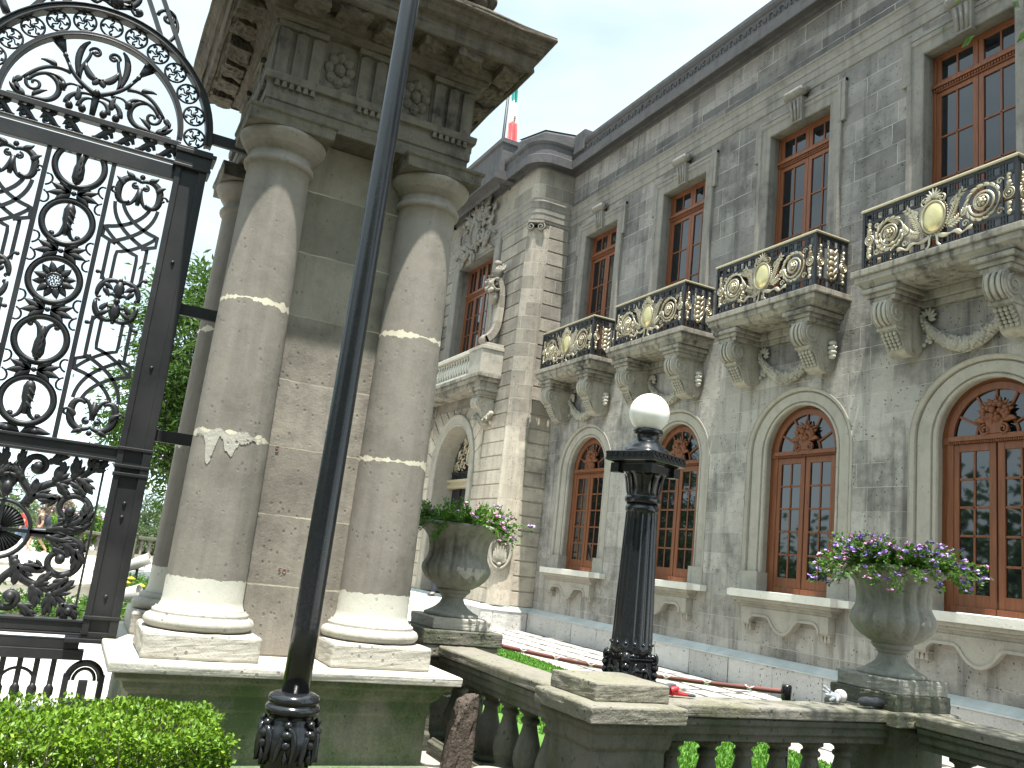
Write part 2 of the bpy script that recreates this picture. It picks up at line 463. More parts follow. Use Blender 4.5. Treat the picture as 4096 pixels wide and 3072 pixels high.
# ------------------------------------------------------------------ castle
YF, YT = 10.7, 9.57
CL = [-7.47, -10.92, -14.38, -17.83]
CU = [-7.745, -11.165, -14.6, -18.0]
CT = -23.4
castle = thing('castle', (-12, YF, 0), 'grey ashlar stone palace with gilded balconies, red wooden windows and a projecting corner tower', 'building')
PF = lambda Y: (lambda u, v, n: (u, Y - n, v))             # facade plane: u = x, v = z, n outward

def wall_band(mb, Y, x0, x1, z0, z1, ops, nseg=20):
    xs = x0
    def q(a, b, c, d):
        mb.add([(a, Y, c), (b, Y, c), (b, Y, d), (a, Y, d)], [(0, 1, 2, 3)], False)
    for c, hw, zb, zs, rise in sorted(ops):
        q(xs, c - hw, z0, z1)
        q(c - hw, c + hw, z0, zb)
        if rise:
            pts = [(c - hw * math.cos(PI * i / nseg), zs + rise * math.sin(PI * i / nseg)) for i in range(nseg + 1)]
            for (xa, za), (xb, zc) in zip(pts, pts[1:]):
                mb.add([(xa, Y, za), (xb, Y, zc), (xb, Y, z1), (xa, Y, z1)], [(0, 1, 2, 3)], False)
        else: q(c - hw, c + hw, zs, z1)
        xs = c + hw
    q(xs, x1, z0, z1)

def arch_strip(mb, Y, c, hw, zb, zs, rise, prof, k=.73, nseg=24):
    rows = []
    for off, out in prof:
        r = [(c - hw - off, Y - out, zb)]
        r += [(c - (hw + off) * math.cos(PI * i / nseg), Y - out, zs + (rise + off * k) * math.sin(PI * i / nseg)) for i in range(nseg + 1)]
        r += [(c + hw + off, Y - out, zb)]
        rows.append(r)
    m = len(rows[0])
    mb.add([p for r in rows for p in r], [(i * m + j, i * m + j + 1, (i + 1) * m + j + 1, (i + 1) * m + j) for i in range(len(rows) - 1) for j in range(m - 1)], False)

def rect_strip(mb, Y, x0, x1, zb, zt, prof):
    rows = [[(x0 - o, Y - q, zb), (x0 - o, Y - q, zt + o), (x1 + o, Y - q, zt + o), (x1 + o, Y - q, zb)] for o, q in prof]
    mb.add([p for r in rows for p in r], [(i * 4 + j, i * 4 + j + 1, (i + 1) * 4 + j + 1, (i + 1) * 4 + j) for i in range(len(rows) - 1) for j in range(3)], False)

# main wall
mb = MB()
wall_band(mb, YF, -19.7, -2.0, 0.3, 6.2, [(c, 1.2, 1.55, 4.0, 1.092) for c in CL])
wall_band(mb, YF, -19.7, -2.0, 6.2, 12.45, [(c, .80, 6.45, 10.28, 0) for c in CU])
mb.add([(-2, YF, 0), (-2, YF + 14, 0), (-2, YF + 14, 12.4), (-2, YF, 12.4)], [(0, 1, 2, 3)])
mb.build('wall', m_wall, castle)
mb = MB()
mb.add([(-27.1, YT, 12.9), (-20, YT, 12.9), (-19.7, 10.0, 12.9), (-19.7, YF, 12.9), (-2, YF, 12.9), (-2, 26, 12.9), (-27.1, 26, 12.9)], [tuple(range(7))], False)
mb.build('roof', m_corn, castle)

# plinth, string course, cornice follow the plan outline
OUT = [(-27.1, 14), (-27.1, YT), (-20.0, YT), (-19.7, 10.0), (-19.7, YF), (-2, YF)]
def arcout(d=0):                                           # same outline with a rounded corner
    arc = [(-20.02 + .32 * math.sin(a), 9.89 - .32 * math.cos(a) + .0) for a in [PI / 2 * i / 8 for i in range(9)]]
    return [(-27.1, 14), (-27.1, YT)] + arc + [(-19.7, YF), (-2, YF)]
mb = MB()
mb.plan(OUT, [(.17, -.05), (.17, .44), (.155, .452)])
mb.build('plinth', m_plinth, castle)
mb = MB(); mb.plan(OUT, [(.185, .435), (.185, .455), (.15, .47), (.012, .56), (0, .56)])
mb.build('lead_flashing', m_lead, castle)
mb = MB()
mb.plan(arcout(), [(0, 11.345), (.055, 11.335), (.10, 11.30), (.10, 11.275), (.075, 11.25), (.06, 11.20), (.06, 11.12), (.045, 11.108), (.045, 10.965), (.03, 10.95), (.03, 10.79), (0, 10.77)])
mb.build('string_course', m_trim, castle)
mb = MB()
mb.plan(arcout(), [(0, 12.28), (.03, 12.30), (.045, 12.36), (.08, 12.40), (.30, 12.35), (.315, 12.30), (.335, 12.31), (.34, 12.55), (.31, 12.58), (.27, 12.59), (.265, 12.86), (.30, 12.89), (.33, 12.95), (.33, 13.03), (-.25, 13.10)])
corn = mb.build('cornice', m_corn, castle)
mb = MB()                                                  # carved scroll frieze along the parapet
PP = PF(YF - .265)
for i in range(60):
    x = -19.35 + i * .29
    mb.sweep(spiral(x, 12.72, .11, .03, -.4, 4.6, 12), lambda t: .024, .03, PP, seg=5, n0=.01)
    mb.ball((x + .145, YF - .27, 12.72), .03, .035, .08, 6, 4)
mb.build('parapet_frieze', m_corn, castle)
mb = MB()
mb.plan([(-20.7, 9.3), (-19.72, 9.62), (-19.45, 10.45), (-19.75, 10.62), (-20.7, 10.62)], [(0, 12.66), (.02, 12.7), (.02, 13.3), (-.06, 13.42), (-.5, 13.44)], closed=True)
mb.add([(-20.7, 9.3, 13.4), (-19.72, 9.62, 13.4), (-19.45, 10.45, 13.4), (-19.75, 10.62, 13.4), (-20.7, 10.62, 13.4)], [(0, 1, 2, 3, 4)])
mb.box(-19.35, -18.8, 10.35, 11.0, 12.7, 13.3)
mb.build('corner_pier', m_corn, castle, bevel=.03)
mb = MB()
mb.plan([(-25.5, 10.6), (-25.5, 9.22), (-21.5, 9.22), (-21.5, 10.6)], [(0, 12.2), (.05, 12.3), (.30, 12.33), (.34, 12.30), (.36, 12.56), (.1, 12.66), (.1, 13.5), (.16, 13.55), (.16, 13.68), (-.6, 13.72)])
mb.box(-25.4, -21.6, 9.24, 10.6, 12.68, 13.66)
mb.build('tower_parapet', m_corn, castle)
mb = MB()
mb.box(-40, -20.5, 13.5, 26, 0.3, 12.6); mb.box(-34, -26.5, 14.2, 20, 12.6, 13.9)
mb.build('rear_wing', m_wall, castle)

# ---- arched ground floor doors
def make_arched_door():
    c = CL[0]; Y = YF + .25; P = PF(Y)
    fr = MB()
    arch_strip(fr, Y, c, .64, 1.6, 4.02, .64, [(0, -.04), (0, .035), (.10, .035), (.12, .02), (.22, .02)], 1.0)
    fr.box(c - .80, c + .80, Y - .05, Y + .03, 3.93, 4.03)
    fr.box(c - .70, c + .70, Y - .075, Y - .05, 3.965, 4.035)
    for i in range(44):
        x = c - .68 + i * 1.36 / 43; fr.box(x - .009, x + .009, Y - .066, Y - .05, 3.925, 3.962)
    fr.sweep([(c + .30 * math.cos(PI * i / 16), 4.03 + .30 * math.sin(PI * i / 16)) for i in range(17)], .02, .02, P, square=True)
    for a in (28, 62, 90, 118, 152):
        a = math.radians(a)
        fr.sweep([(c + r * math.cos(a), 4.03 + r * math.sin(a)) for r in (.3, .5, .66)], .017, .02, P, square=True)
    f = fr.build('arched_door', m_wood, castle, bevel=.006)
    f.location = (0, 0, 0)
    for sgn in (-1, 1):
        lf = MB()
        xa, xb = (c - .66, c - .012) if sgn < 0 else (c + .012, c + .66)
        lf.box(xa, xa + .10, Y - .02, Y + .03, 1.62, 3.925); lf.box(xb - .10, xb, Y - .02, Y + .03, 1.62, 3.925)
        lf.box(xa + .10, xb - .10, Y - .02, Y + .03, 3.82, 3.925); lf.box(xa + .10, xb - .10, Y - .02, Y + .03, 1.62, 1.87)
        lf.box(xa + .0, xb - .0, Y - .055, Y - .02, 1.62, 1.70)
        xm = (xa + xb) / 2; lf.box(xm - .016, xm + .016, Y - .012, Y + .02, 1.87, 3.82)
        for r in range(1, 5):
            z = 1.87 + r * 1.95 / 5; lf.box(xa + .10, xb - .10, Y - .012, Y + .02, z - .016, z + .016)
        lf.build('door_leaf', m_wood, f, bevel=.005)
    gl = MB()
    gl.box(c - .64, c + .64, Y + .005, Y + .012, 1.8, 3.95)
    gl.add([(c, Y + .006, 4.03)] + [(c + .66 * math.cos(PI * i / 24), Y + .006, 4.03 + .66 * math.sin(PI * i / 24)) for i in range(25)], [(0, i, i + 1) for i in range(1, 25)], False)
    gl.build('glass', m_glass, f)
    cv = MB(); rnd = random.Random(3)                      # basket of carved fruit between two volutes
    cv.prism([(c - .09, 4.04), (c + .09, 4.04), (c + .14, 4.24), (c - .14, 4.24)], P, .0, .08)
    for s in (-1, 1):
        cv.sweep(spiral(c + s * .13, 4.09, .075, .02, PI / 2, PI / 2 - s * 9, 22), .018, .035, P, n0=.07)
        cv.sweep(curl(c + s * .12, 4.2, PI / 2 - s * .9, .2, -s * 1.2), leafw(.05), .03, P, n0=.06)
    for i in range(30):
        a = rnd.uniform(0, PI * 2); r = rnd.uniform(0, 1) ** .5
        cv.ball((c + .19 * r * math.cos(a), Y - .06 - .05 * (1 - r), 4.33 + .14 * r * math.sin(a)), rnd.uniform(.03, .055), seg=7, rings=5)
    for i in range(9):
        a = PI * (i + .5) / 9; cv.sweep(curl(c + .16 * math.cos(a), 4.33 + .12 * math.sin(a), a, .11, rnd.uniform(-.6, .6)), leafw(.03), .015, P, n0=.05)
    cv.build('carving', m_wood, f)
    return f
door0 = make_arched_door()
def arch_surround(c):
    b = MB()
    arch_strip(b, YF, c, .80, 1.62, 4.0, .80, [(.04, -.30), (0, -.115), (0, -.10), (.012, -.075), (.04, -.065), (.06, -.072), (.07, -.095), (.085, -.095), (.095, -.06), (.28, -.045), (.30, -.05), (.312, -.075), (.325, -.075), (.335, -.02), (.37, -.004), (.40, .0), (.401, .012), (.41, .012), (.412, -.01)])
    for s in (-1, 1):
        b.box(min(c + s * .785, c + s * 1.215), max(c + s * .785, c + s * 1.215), YF - .012, YF + .31, 1.6, 1.93)
    return b.build('arch_surround', m_lowtrim, castle, bevel=.006)
sur0 = arch_surround(CL[0])
def sill_panel(c):
    b = MB()
    b.box(c - 1.36, c + 1.36, YF - .16, YF + .0, 1.49, 1.60); b.box(c - 1.14, c + 1.14, YF - .30, YF + .3, 1.482, 1.612)
    b.box(c - 1.36, c - 1.14, YF - .30, YF - .0, 1.486, 1.606) if False else None
    sl_ = b.build('window_sill', m_sillw, castle, bevel=.008)
    b = MB(); P = PF(YF)
    for z0, z1, o, h in ((1.425, 1.482, .25, 1.1), (1.385, 1.425, .20, 1.06), (1.33, 1.385, .14, 1.02)):
        b.box(c - h, c + h, YF - o, YF + .02, z0, z1)
    # apron: square ears and a scalloped lower edge round a central drop
    def half(s):
        pts = [(.97, 1.33), (.97, 1.06), (.78, 1.06), (.77, 1.14)] + bez((.77, 1.14), (.70, 1.24), (.62, 1.215), (.58, 1.215), 6)[1:] + [(.36, 1.215)] + bez((.36, 1.215), (.24, 1.20), (.24, 1.0), (.0, .965), 10)[1:]
        return [(c + s * x, z) for x, z in pts]
    L, R = half(-1), half(1)
    b.prism(R + L[::-1][1:], P, 0, .15)
    for s in (-1, 1):
        h = half(s)[2:]
        b.sweep([(x, z - .012) for x, z in h], .022, .035, P, n0=.135, square=True)
        b.box(min(c + s * .755, c + s * .985), max(c + s * .755, c + s * .985), YF - .12, YF, 1.035, 1.062)
        for i in range(3):
            x = c + s * (.80 + i * .07); b.add([(x - .022, YF - .10, 1.035), (x + .022, YF - .10, 1.035), (x + .03, YF - .10, .945), (x - .03, YF - .10, .945), (x - .022, YF, 1.035), (x + .022, YF, 1.035), (x + .03, YF, .945), (x - .03, YF, .945)], [(0, 1, 2, 3), (0, 3, 7, 4), (1, 5, 6, 2), (3, 2, 6, 7)], False)
    b.build('sill_apron', m_lowtrim, sl_, bevel=.006)
    return sl_
sill0 = sill_panel(CL[0])

# ---- upper windows
def make_upper_window(cx, Y, hw, zb, zt, ztr, mull=.11, cols=2, rows=4):
    P = PF(Y); fr = MB()
    rect_strip(fr, Y, cx - hw + .09, cx + hw - .09, zb, zt - .09, [(0, -.04), (0, .04), (.07, .04), (.12, .02)])
    fr.box(cx - hw + .05, cx + hw - .05, Y - .045, Y + .03, ztr - .07, ztr + .08)
    fr.box(cx - hw + .03, cx + hw - .03, Y - .085, Y - .045, ztr + .0, ztr + .06)
    n = int(hw * 40)
    for i in range(n):
        x = cx - hw + .08 + i * (2 * hw - .16) / (n - 1); fr.box(x - .012, x + .012, Y - .07, Y - .045, ztr - .05, ztr - .01)
    f = fr.build('upper_window', m_wood, castle, bevel=.006)
    nl = 2 if hw < 1 else 4
    wl = (2 * hw - .16) / nl
    for i in range(nl):
        xa = cx - hw + .08 + i * wl + .004; xb = xa + wl - .008
        lf = MB(); st = .085
        for z0, z1, rws in ((zb, ztr - .075, rows), (ztr + .085, zt - .085, 1)):
            bot = .22 if rws > 1 else .05; top = .08 if rws > 1 else .05
            lf.box(xa, xa + st, Y - .02, Y + .03, z0, z1); lf.box(xb - st, xb, Y - .02, Y + .03, z0, z1)
            lf.box(xa + st, xb - st, Y - .02, Y + .03, z1 - top, z1); lf.box(xa + st, xb - st, Y - .02, Y + .03, z0, z0 + bot)
            for k in range(1, cols):
                xm = xa + st + (xb - xa - 2 * st) * k / cols; lf.box(xm - .016, xm + .016, Y - .012, Y + .02, z0 + bot, z1 - top)
            for r in range(1, rws):
                z = z0 + bot + r * (z1 - z0 - bot - top) / rws; lf.box(xa + st, xb - st, Y - .012, Y + .02, z - .016, z + .016)
        lf.build('casement', m_wood, f, bevel=.005)
    gl = MB(); gl.box(cx - hw + .1, cx + hw - .1, Y + .006, Y + .013, zb, zt - .08)
    gl.build('glass', m_glass, f)
    return f
uw0 = make_upper_window(CU[0], YF + .26, .80, 6.5, 10.29, 9.68)
def upper_surround(c):
    b = MB(); P = PF(YF)
    rect_strip(b, YF, c - .747, c + .747, 6.52, 10.24, [(.03, -.3), (0, -.1), (0, .02), (.02, .035), (.17, .04), (.19, .05), (.20, .065), (.27, .07), (.29, .055), (.295, -.01)])
    for s in (-1, 1):                                      # shouldered ears
        x0, x1 = sorted((c + s * 1.03, c + s * 1.12)); b.box(x0, x1, YF - .068, YF + .01, 9.78, 10.60)
        b.box(min(c + s * .95, c + s * 1.03), max(c + s * .95, c + s * 1.03), YF - .074, YF + .01, 9.78, 10.53)
    b.box(c - 1.12, c + 1.12, YF - .072, YF + .01, 10.53, 10.60)
    o = b.build('window_surround', m_trim, castle, bevel=.006)
    k = MB()                                               # fluted keystone with a rolled scroll on top
    k.add([(c - .13, YF - .10, 10.20), (c + .13, YF - .10, 10.20), (c + .17, YF - .16, 10.66), (c - .17, YF - .16, 10.66), (c - .13, YF, 10.20), (c + .13, YF, 10.20), (c + .17, YF, 10.66), (c - .17, YF, 10.66)], [(0, 1, 2, 3), (0, 3, 7, 4), (1, 5, 6, 2), (0, 4, 5, 1), (3, 2, 6, 7)], False)
    for i in (-1, 0, 1):
        k.tube([(c + i * .075, YF - .105, 10.24), (c + i * .095, YF - .165, 10.62)], [.026, .032], 7)
    k.tube([(c - .25, YF - .15, 10.76), (c - .2, YF - .15, 10.76), (c + .2, YF - .15, 10.76), (c + .25, YF - .15, 10.76)], [.075, .10, .10, .075], 14)
    for s in (-1, 1): k.ball((c + s * .25, YF - .15, 10.76), .035, .06, .06)
    k.tube([(c - .22, YF - .05, 10.80), (c + .22, YF - .05, 10.80)], .06, 10)
    k.build('keystone', m_trim, o)
    return o
us0 = upper_surround(CU[0])

# ---- balconies
YB = 9.995
def make_balcony(c):
    P = PF(YB)
    b = MB()
    b.box(c - 1.36, c + 1.36, YB - .13, YF, 6.40, 6.50)
    b.box(c - 1.31, c + 1.31, YB - .09, YF, 6.30, 6.40)
    b.plan([(c - 1.25, YF), (c - 1.25, YB - .03), (c + 1.25, YB - .03), (c + 1.25, YF)], [(.04, 6.302), (0, 6.26), (-.02, 6.22), (-.10, 6.20), (-2.0, 6.20)][:4])
    b.box(c - 1.16, c + 1.16, YB + .06, YF, 6.19, 6.24)
    for s in (-1, 1):                                      # stepped blocks carried by the consoles
        for z0, z1, e in ((6.12, 6.19, .10), (6.05, 6.12, .05), (5.975, 6.05, .02)):
            b.box(c + s * .885 - .21 - e, c + s * .885 + .21 + e, YB - .02 - e + .06, YF, z0, z1)
    b.box(c - .7, c + .7, YF - .14, YF, 6.05, 6.19); b.box(c - .68, c + .68, YF - .09, YF, 5.95, 6.05)
    o = b.build('balcony', m_balc, castle, bevel=.012)
    for s in (-1, 1):                                      # S-scroll consoles
        q = MB(); cx = c + s * .885
        PS = lambda u, v, n: (cx + n, YF - u, v)
        outl = [(0, 5.975), (.60, 5.975)] + bez((.60, 5.975), (.76, 5.97), (.78, 5.66), (.58, 5.62), 10)[1:] + [(.57, 5.60), (.56, 5.545)] + bez((.54, 5.545), (.46, 5.50), (.40, 5.36), (.36, 5.26), 7) + bez((.36, 5.26), (.30, 5.18), (.10, 5.19), (.05, 5.27), 6)[1:] + [(0, 5.32)]
        q.prism(outl, PS, -.155, .155)
        for e in (-1, 1):
            q.sweep(spiral(.53, 5.79, .155, .03, PI * .5, PI * .5 - 9.5, 34), .018, .016, PS, n0=e * .16)
            q.sweep(bez((.40, 5.68), (.30, 5.6), (.30, 5.4), (.22, 5.26), 10) + spiral(.17, 5.29, .06, .01, 0, -6, 12), .015, .013, PS, n0=e * .158)
            q.sweep([(u, v) for u, v in outl[2:14]], .03, .012, PS, n0=e * .13)
        for e in (-.085, 0, .085):                         # reeding on the front of the roll and scales on the lower leaf
            q.sweep(bez((.62, 5.985), (.775, 5.97), (.795, 5.66), (.60, 5.615), 12), .016, .03, PS, n0=e)
        for r in range(5):
            for e in (-1.5, -.5, .5, 1.5):
                t = r / 5; u, v = .525 - .16 * t, 5.50 - .23 * t
                q.ball((cx + e * .07, YF - u, v), .038, .024, .04, 6, 4)
        q.box(cx - .17, cx + .17, YF - .585, YF - .3, 5.555, 5.60)
        q.box(cx - .165, cx + .165, YF - .64, YF - .0, 5.955, 5.98)
        q.tube([(cx - .165, YF - .66, 5.965), (cx + .165, YF - .66, 5.965)], .03, 8)
        q.build('console', m_balc2, o)
    gq = MB(); rnd = random.Random(11)                     # fruit garland and end shells
    n = 26
    for i in range(n + 1):
        t = i / n; u = -.66 + 1.32 * t; z = 5.76 - .42 * math.sin(PI * t) ** .85 - .10 * t
        r = .045 + .065 * math.sin(PI * t)
        gq.ball((c + u, YF - .06, z), r * 1.1, r, r, 8, 5)
        for k in range(6):
            a = rnd.uniform(0, 2 * PI); gq.ball((c + u + rnd.uniform(-.03, .03), YF - .07 - r * .75 * abs(math.cos(a)), z + r * .95 * math.sin(a)), .034, .024, .026, 6, 4)
    for k in range(7):
        a = PI * (k - 1) / 6; gq.sweep(curl(c - .60 + .03 * math.cos(a), 5.80 + .03 * math.sin(a), a, .13, .5), leafw(.035), .025, P, n0=-(YF - YB) + .06)
    for k in range(8): gq.ball((c - .60 + rnd.uniform(-.06, .06), YF - .06, 5.60 - .03 * k), .04, .03, .035, 6, 4)
    gq.build('garland', m_balc2, o)
    mk = MB()                                              # little carved mask on the side of the console
    for (dz, w_) in ((.08, .05), (.0, .06), (-.07, .055), (-.14, .03)): mk.ball((c + 1.10, YF - .14, 5.62 + dz), .075, w_ + .02, .045, 8, 5)
    for s in (-1, 1): mk.ball((c + 1.14, YF - .14 + s * .03, 5.64), .04, .02, .02, 6, 4)
    mk.build('carved_mask', m_cap, o)
    # railing: black iron frame with key bands, gilt panel on it
    r = MB(); z0, z1 = 6.53, 7.46; W = 1.215
    def rail_side(P, u0, u1):
        r.sweep([(u0, z0 + .02), (u1, z0 + .02)], .020, .014, P, square=True); r.sweep([(u0, 6.70), (u1, 6.70)], .015, .013, P, square=True)
        r.sweep([(u0, 7.26), (u1, 7.26)], .015, .013, P, square=True); r.sweep([(u0, 7.435), (u1, 7.435)], .018, .014, P, square=True)
        n = max(2, round((u1 - u0) / .19)); d = (u1 - u0) / n
        for k in range(n):
            for za, zb in ((6.57, 6.68), (7.285, 7.41)):
                x = u0 + k * d; zc = (za + zb) / 2; h = (zb - za) / 2
                r.sweep([(x + d * .22, za), (x + d * .78, za), (x + d * .78, zb), (x + d * .22, zb)], .0125, .012, P, closed=True, square=True)
                r.sweep([(x - d * .22, zc), (x + d * .22, zc)], .010, .010, P, square=True)
                for e in (-1, 1): r.sweep([(x + d * .5, zc + e * h), (x + d * .5, zc + e * (h + .028))], .010, .010, P, square=True)
                r.sweep([(x, zc - h - .02), (x, zc + h + .02)], .010, .010, P, square=True)
    rail_side(P, c - W, c + W)
    for s in (-1, 1):
        PSd = (lambda s: lambda u, v, n: (c + s * (W + n), u, v))(s)
        rail_side(PSd, YB + .02, YF)
        r.box(c + s * W - .022, c + s * W + .022, YB - .022, YB + .022, 6.5, z1)
        r.box(c + s * W - .018, c + s * W + .018, YF - .035, YF, 6.5, z1)
        r.box(c + s * (W - .20) - .01, c + s * (W - .20) + .01, YB - .01, YB + .01, 6.55, 7.44)
        for y in (YB + .17, YF - .17): r.box(c + s * W - .01, c + s * W + .01, y - .01, y + .01, 6.55, 7.44)
    r.build('railing', m_iron, o)
    hr = MB()
    hr.plan([(c - W, YF), (c - W, YB), (c + W, YB), (c + W, YF)], [(-.035, 7.455), (.035, 7.455), (.045, 7.475), (.035, 7.50), (-.035, 7.50), (-.035, 7.455)])
    hr.build('handrail', m_rail, o)
    g = MB(); zc = 6.985
    def stack(P, u):                                       # gilt baluster of turned beads and a target disc
        for z, rr in ((6.72, .04), (6.78, .03), (6.83, .045), (7.13, .045), (7.185, .03), (7.235, .042)):
            g.ball(P(u, z, .005), rr, .03, rr * 1.05, 8, 5)
        for rr in (.075, .045): g.sweep(circ(u, zc, rr, 18), .013, .018, P, closed=True, n0=.01)
        g.ball(P(u, zc, .02), .022)
        for z in (6.87, 7.09): g.sweep([(u - .05, z), (u + .05, z)], .015, .018, P)
    for s in (-1, 1):
        stack(P, c + s * (W - .105))
        # scroll medallion
        mx_, my_ = c + s * .74, zc
        g.sweep(circ(mx_, my_, .235, 30), .016, .018, P, closed=True, n0=.005)
        g.sweep(spiral(mx_, my_, .20, .10, PI * (.5 + .5 * s), PI * (.5 + .5 * s) + s * 8.2, 34), lambda t: .024 - .008 * t, .02, P, n0=.012)
        g.sweep(circ(mx_, my_, .092, 20), .016, .02, P, closed=True, n0=.02)
        for k in range(6): a = k * PI / 3; g.ball(P(mx_ + .045 * math.cos(a), my_ + .045 * math.sin(a), .03), .028, .03, .028, 7, 4)
        g.ball(P(mx_, my_, .045), .03)
        for k in range(13):
            a = s * (.3 + k * .40); x, y = mx_ + .225 * math.cos(a), my_ + .225 * math.sin(a)
            g.sweep(curl(x, y, a + s * 1.0, .11, s * .9), leafw(.026), .014, P, n0=.015)
        for (x, y) in ((.98, 6.77), (.98, 7.2), (.48, 6.76)): g.sweep(spiral(c + s * x, y, .055, .012, 0, s * 7, 16), .014, .014, P)
        # laurel branches beside the cartouche
        for (hx, hy, ang, L, bend, nl) in ((.20, 6.80, .15, .42, .9, 9), (.18, 6.80, .95, .46, .35, 10), (.23, 7.12, .2, .30, .8, 7)):
            aa = ang if s > 0 else PI - ang
            pth = curl(c + s * hx, hy, aa, L, s * bend, 12)
            g.sweep(pth, .008, .009, P)
            for k in range(nl):
                i = int(1 + k * 11 / nl); x, y = pth[i]
                for e in (-1, 1): g.sweep(curl(x, y, aa + s * bend * i / 12 + e * .65, .085, e * .3, 5), leafw(.018), .009, P, n0=.012)
        # ribbon
        g.sweep(bez((c + s * .05, 6.74), (c + s * .25, 6.60), (c + s * .30, 6.76), (c + s * .40, 6.66), 12) + bez((c + s * .40, 6.66), (c + s * .46, 6.60), (c + s * .5, 6.70), (c + s * .60, 6.68), 8)[1:], lambda t: .026 + .012 * math.sin(t * 14), .01, P, n0=.02)
        g.sweep(bez((c + s * .03, 6.76), (c + s * .10, 6.64), (c + s * .02, 6.6), (c + s * .12, 6.55), 10), .022, .01, P, n0=.02)
        # side panel
        PSd = (lambda s: lambda u, v, n: (c + s * (W + n), u, v))(s)
        stack(PSd, YB + .095); stack(PSd, YF - .095); ym = (YB + YF) / 2
        for z, rr in ((6.72, .05), (6.80, .075), (6.90, .06), (7.0, .08), (7.09, .06), (7.18, .085)):
            g.ball(PSd(ym, z, .01), .03, rr, rr * .8, 9, 5)
        for e in (-1, 1):
            for k in range(5): g.sweep(curl(ym + e * .03, 6.72 + k * .11, PI / 2 - e * 1.0, .14, e * .9), leafw(.03), .014, PSd, n0=.015)
    ov = [(c + .185 * math.cos(2 * PI * k / 36), zc + .02 + .235 * math.sin(2 * PI * k / 36)) for k in range(36)]
    g.sweep(ov, .022, .026, P, closed=True, n0=.02)
    for k in range(44):
        a = 2 * PI * k / 44; g.ball(P(c + .222 * math.cos(a), zc + .02 + .275 * math.sin(a), .015), .015, seg=6, rings=4)
    for k in range(9):                                     # shell crest
        a = PI * (k + .5) / 9; g.sweep(curl(c + .03 * math.cos(a), 7.27 + .02 * math.sin(a), a, .15 - .03 * abs(math.cos(a)), -.3 * math.cos(a)), leafw(.026), .02, P, n0=.025)
    for s in (-1, 1): g.sweep(spiral(c + s * .14, 7.25, .06, .012, PI / 2, PI / 2 - s * 7.5, 18), .016, .02, P, n0=.02)
    g.build('gilt_ornament', m_gold, o)
    pl = MB()
    ring = [(1.0, .016), (.8, .045), (.45, .066), (0.02, .073)]
    vs = [P(c + .178 * f_ * math.cos(2 * PI * k / 36), zc + .02 + .228 * f_ * math.sin(2 * PI * k / 36), n_) for f_, n_ in ring for k in range(36)]
    pl.add(vs, [(i * 36 + k, i * 36 + (k + 1) % 36, (i + 1) * 36 + (k + 1) % 36, (i + 1) * 36 + k) for i in range(3) for k in range(36)], True)
    pl.build('gilt_plate', m_goldp, o)
    return o
m_balc = stone('balcony_slab_stone', (.19, .177, .145), (.34, .315, .255), (.022, .022, .02), .95, None, pits=.6, scale=1.6, streak=.9)
m_balc2 = stone('console_stone', (.26, .245, .20), (.41, .385, .315), (.06, .058, .05), .65, None, pits=.5, scale=1.8)
bal0 = make_balcony(CU[0])
for i in range(1, 4):
    dl, du = CL[i] - CL[0], CU[i] - CU[0]
    for o, d in ((door0, dl), (sur0, dl), (sill0, dl), (uw0, du), (us0, du), (bal0, du)):
        k = copy_tree(o, castle); k.location.x = o.location.x + d

# ---- tower
mb = MB()
wall_band(mb, YT + .03, -27.1, -19.95, .3, 6.3, [(CT, 1.45, .3, 4.1, 1.45)])
wall_band(mb, YT + .03, -27.1, -19.95, 6.3, 12.5, [(CT, 1.35, 6.45, 10.62, 0)])
mb.add([(-19.73, 9.95, .3), (-19.73, YF, .3), (-19.73, YF, 12.5), (-19.73, 9.95, 12.5)], [(0, 1, 2, 3)])
mb.add([(-27.1, YT, .3), (-27.1, 14, .3), (-27.1, 14, 12.5), (-27.1, YT, 12.5)], [(0, 1, 2, 3)])
mb.plan(arcout()[1:-1], [(0, 10.7), (0, 12.45)])
mb.build('tower_wall', m_tower, castle)
mb = MB(); G = .0185                                        # rusticated courses
for k in range(27):
    z0 = .56 + k * .3755; z1 = z0 + .3755; z0 += G; z1 -= G
    if z1 > 10.78: break
    mb.box(-19.76, -19.70, 10.05, YF + .0, z0, z1)
    zm_ = (z0 + z1) / 2
    if zm_ < 5.9:
        h = math.sqrt(max(0, 1.63 ** 2 - max(0, zm_ - 4.1) ** 2)) if zm_ < 5.73 else 0
        if zm_ > 4.1: h = max(h, 0) + .72 * min(1, (zm_ - 4.1) / .7)
        h = max(h, 1.63 if zm_ < 4.1 else 0)
        if zm_ > 5.0: h = max(h, 1.8)
    else: h = 1.80
    mb.box(CT + h, -20.03, YT, YT + .06, z0, z1); mb.box(-27.1, CT - h, YT, YT + .06, z0, z1)
for k in range(13):                                        # voussoirs
    a0, a1 = PI * (k + .05) / 13, PI * (k + .95) / 13; q = []
    for r, a in ((1.64, a0), (2.5, a0), (2.5, a1), (1.64, a1)):
        x, z = r * math.cos(a), min(4.1 + r * math.sin(a), 5.88)
        q.append((CT + max(-1.98, min(1.98, x)), z))
    mb.prism(q, PF(YT), -.05, .012)
mb.build('rusticated_courses', m_tower, castle, bevel=.008)
mb = MB()                                                  # rounded corner pilaster with volute capital
pil = [(-20.02 + .0, YT - .005), (-19.99, YT - .03), (-19.86, 9.63), (-19.74, 9.76), (-19.66, 9.90), (-19.66, 10.02)]
mb.plan([(-20.03, YT + .05), (-20.03, YT - .02), (-19.985, YT - .02), (-19.96, 9.585)] + [(-19.86, 9.65), (-19.78, 9.74), (-19.715, 9.86)] + [(-19.70, 9.95), (-19.665, 9.98), (-19.665, 10.05), (-19.76, 10.05)], [(0, .56), (0, 10.55)])
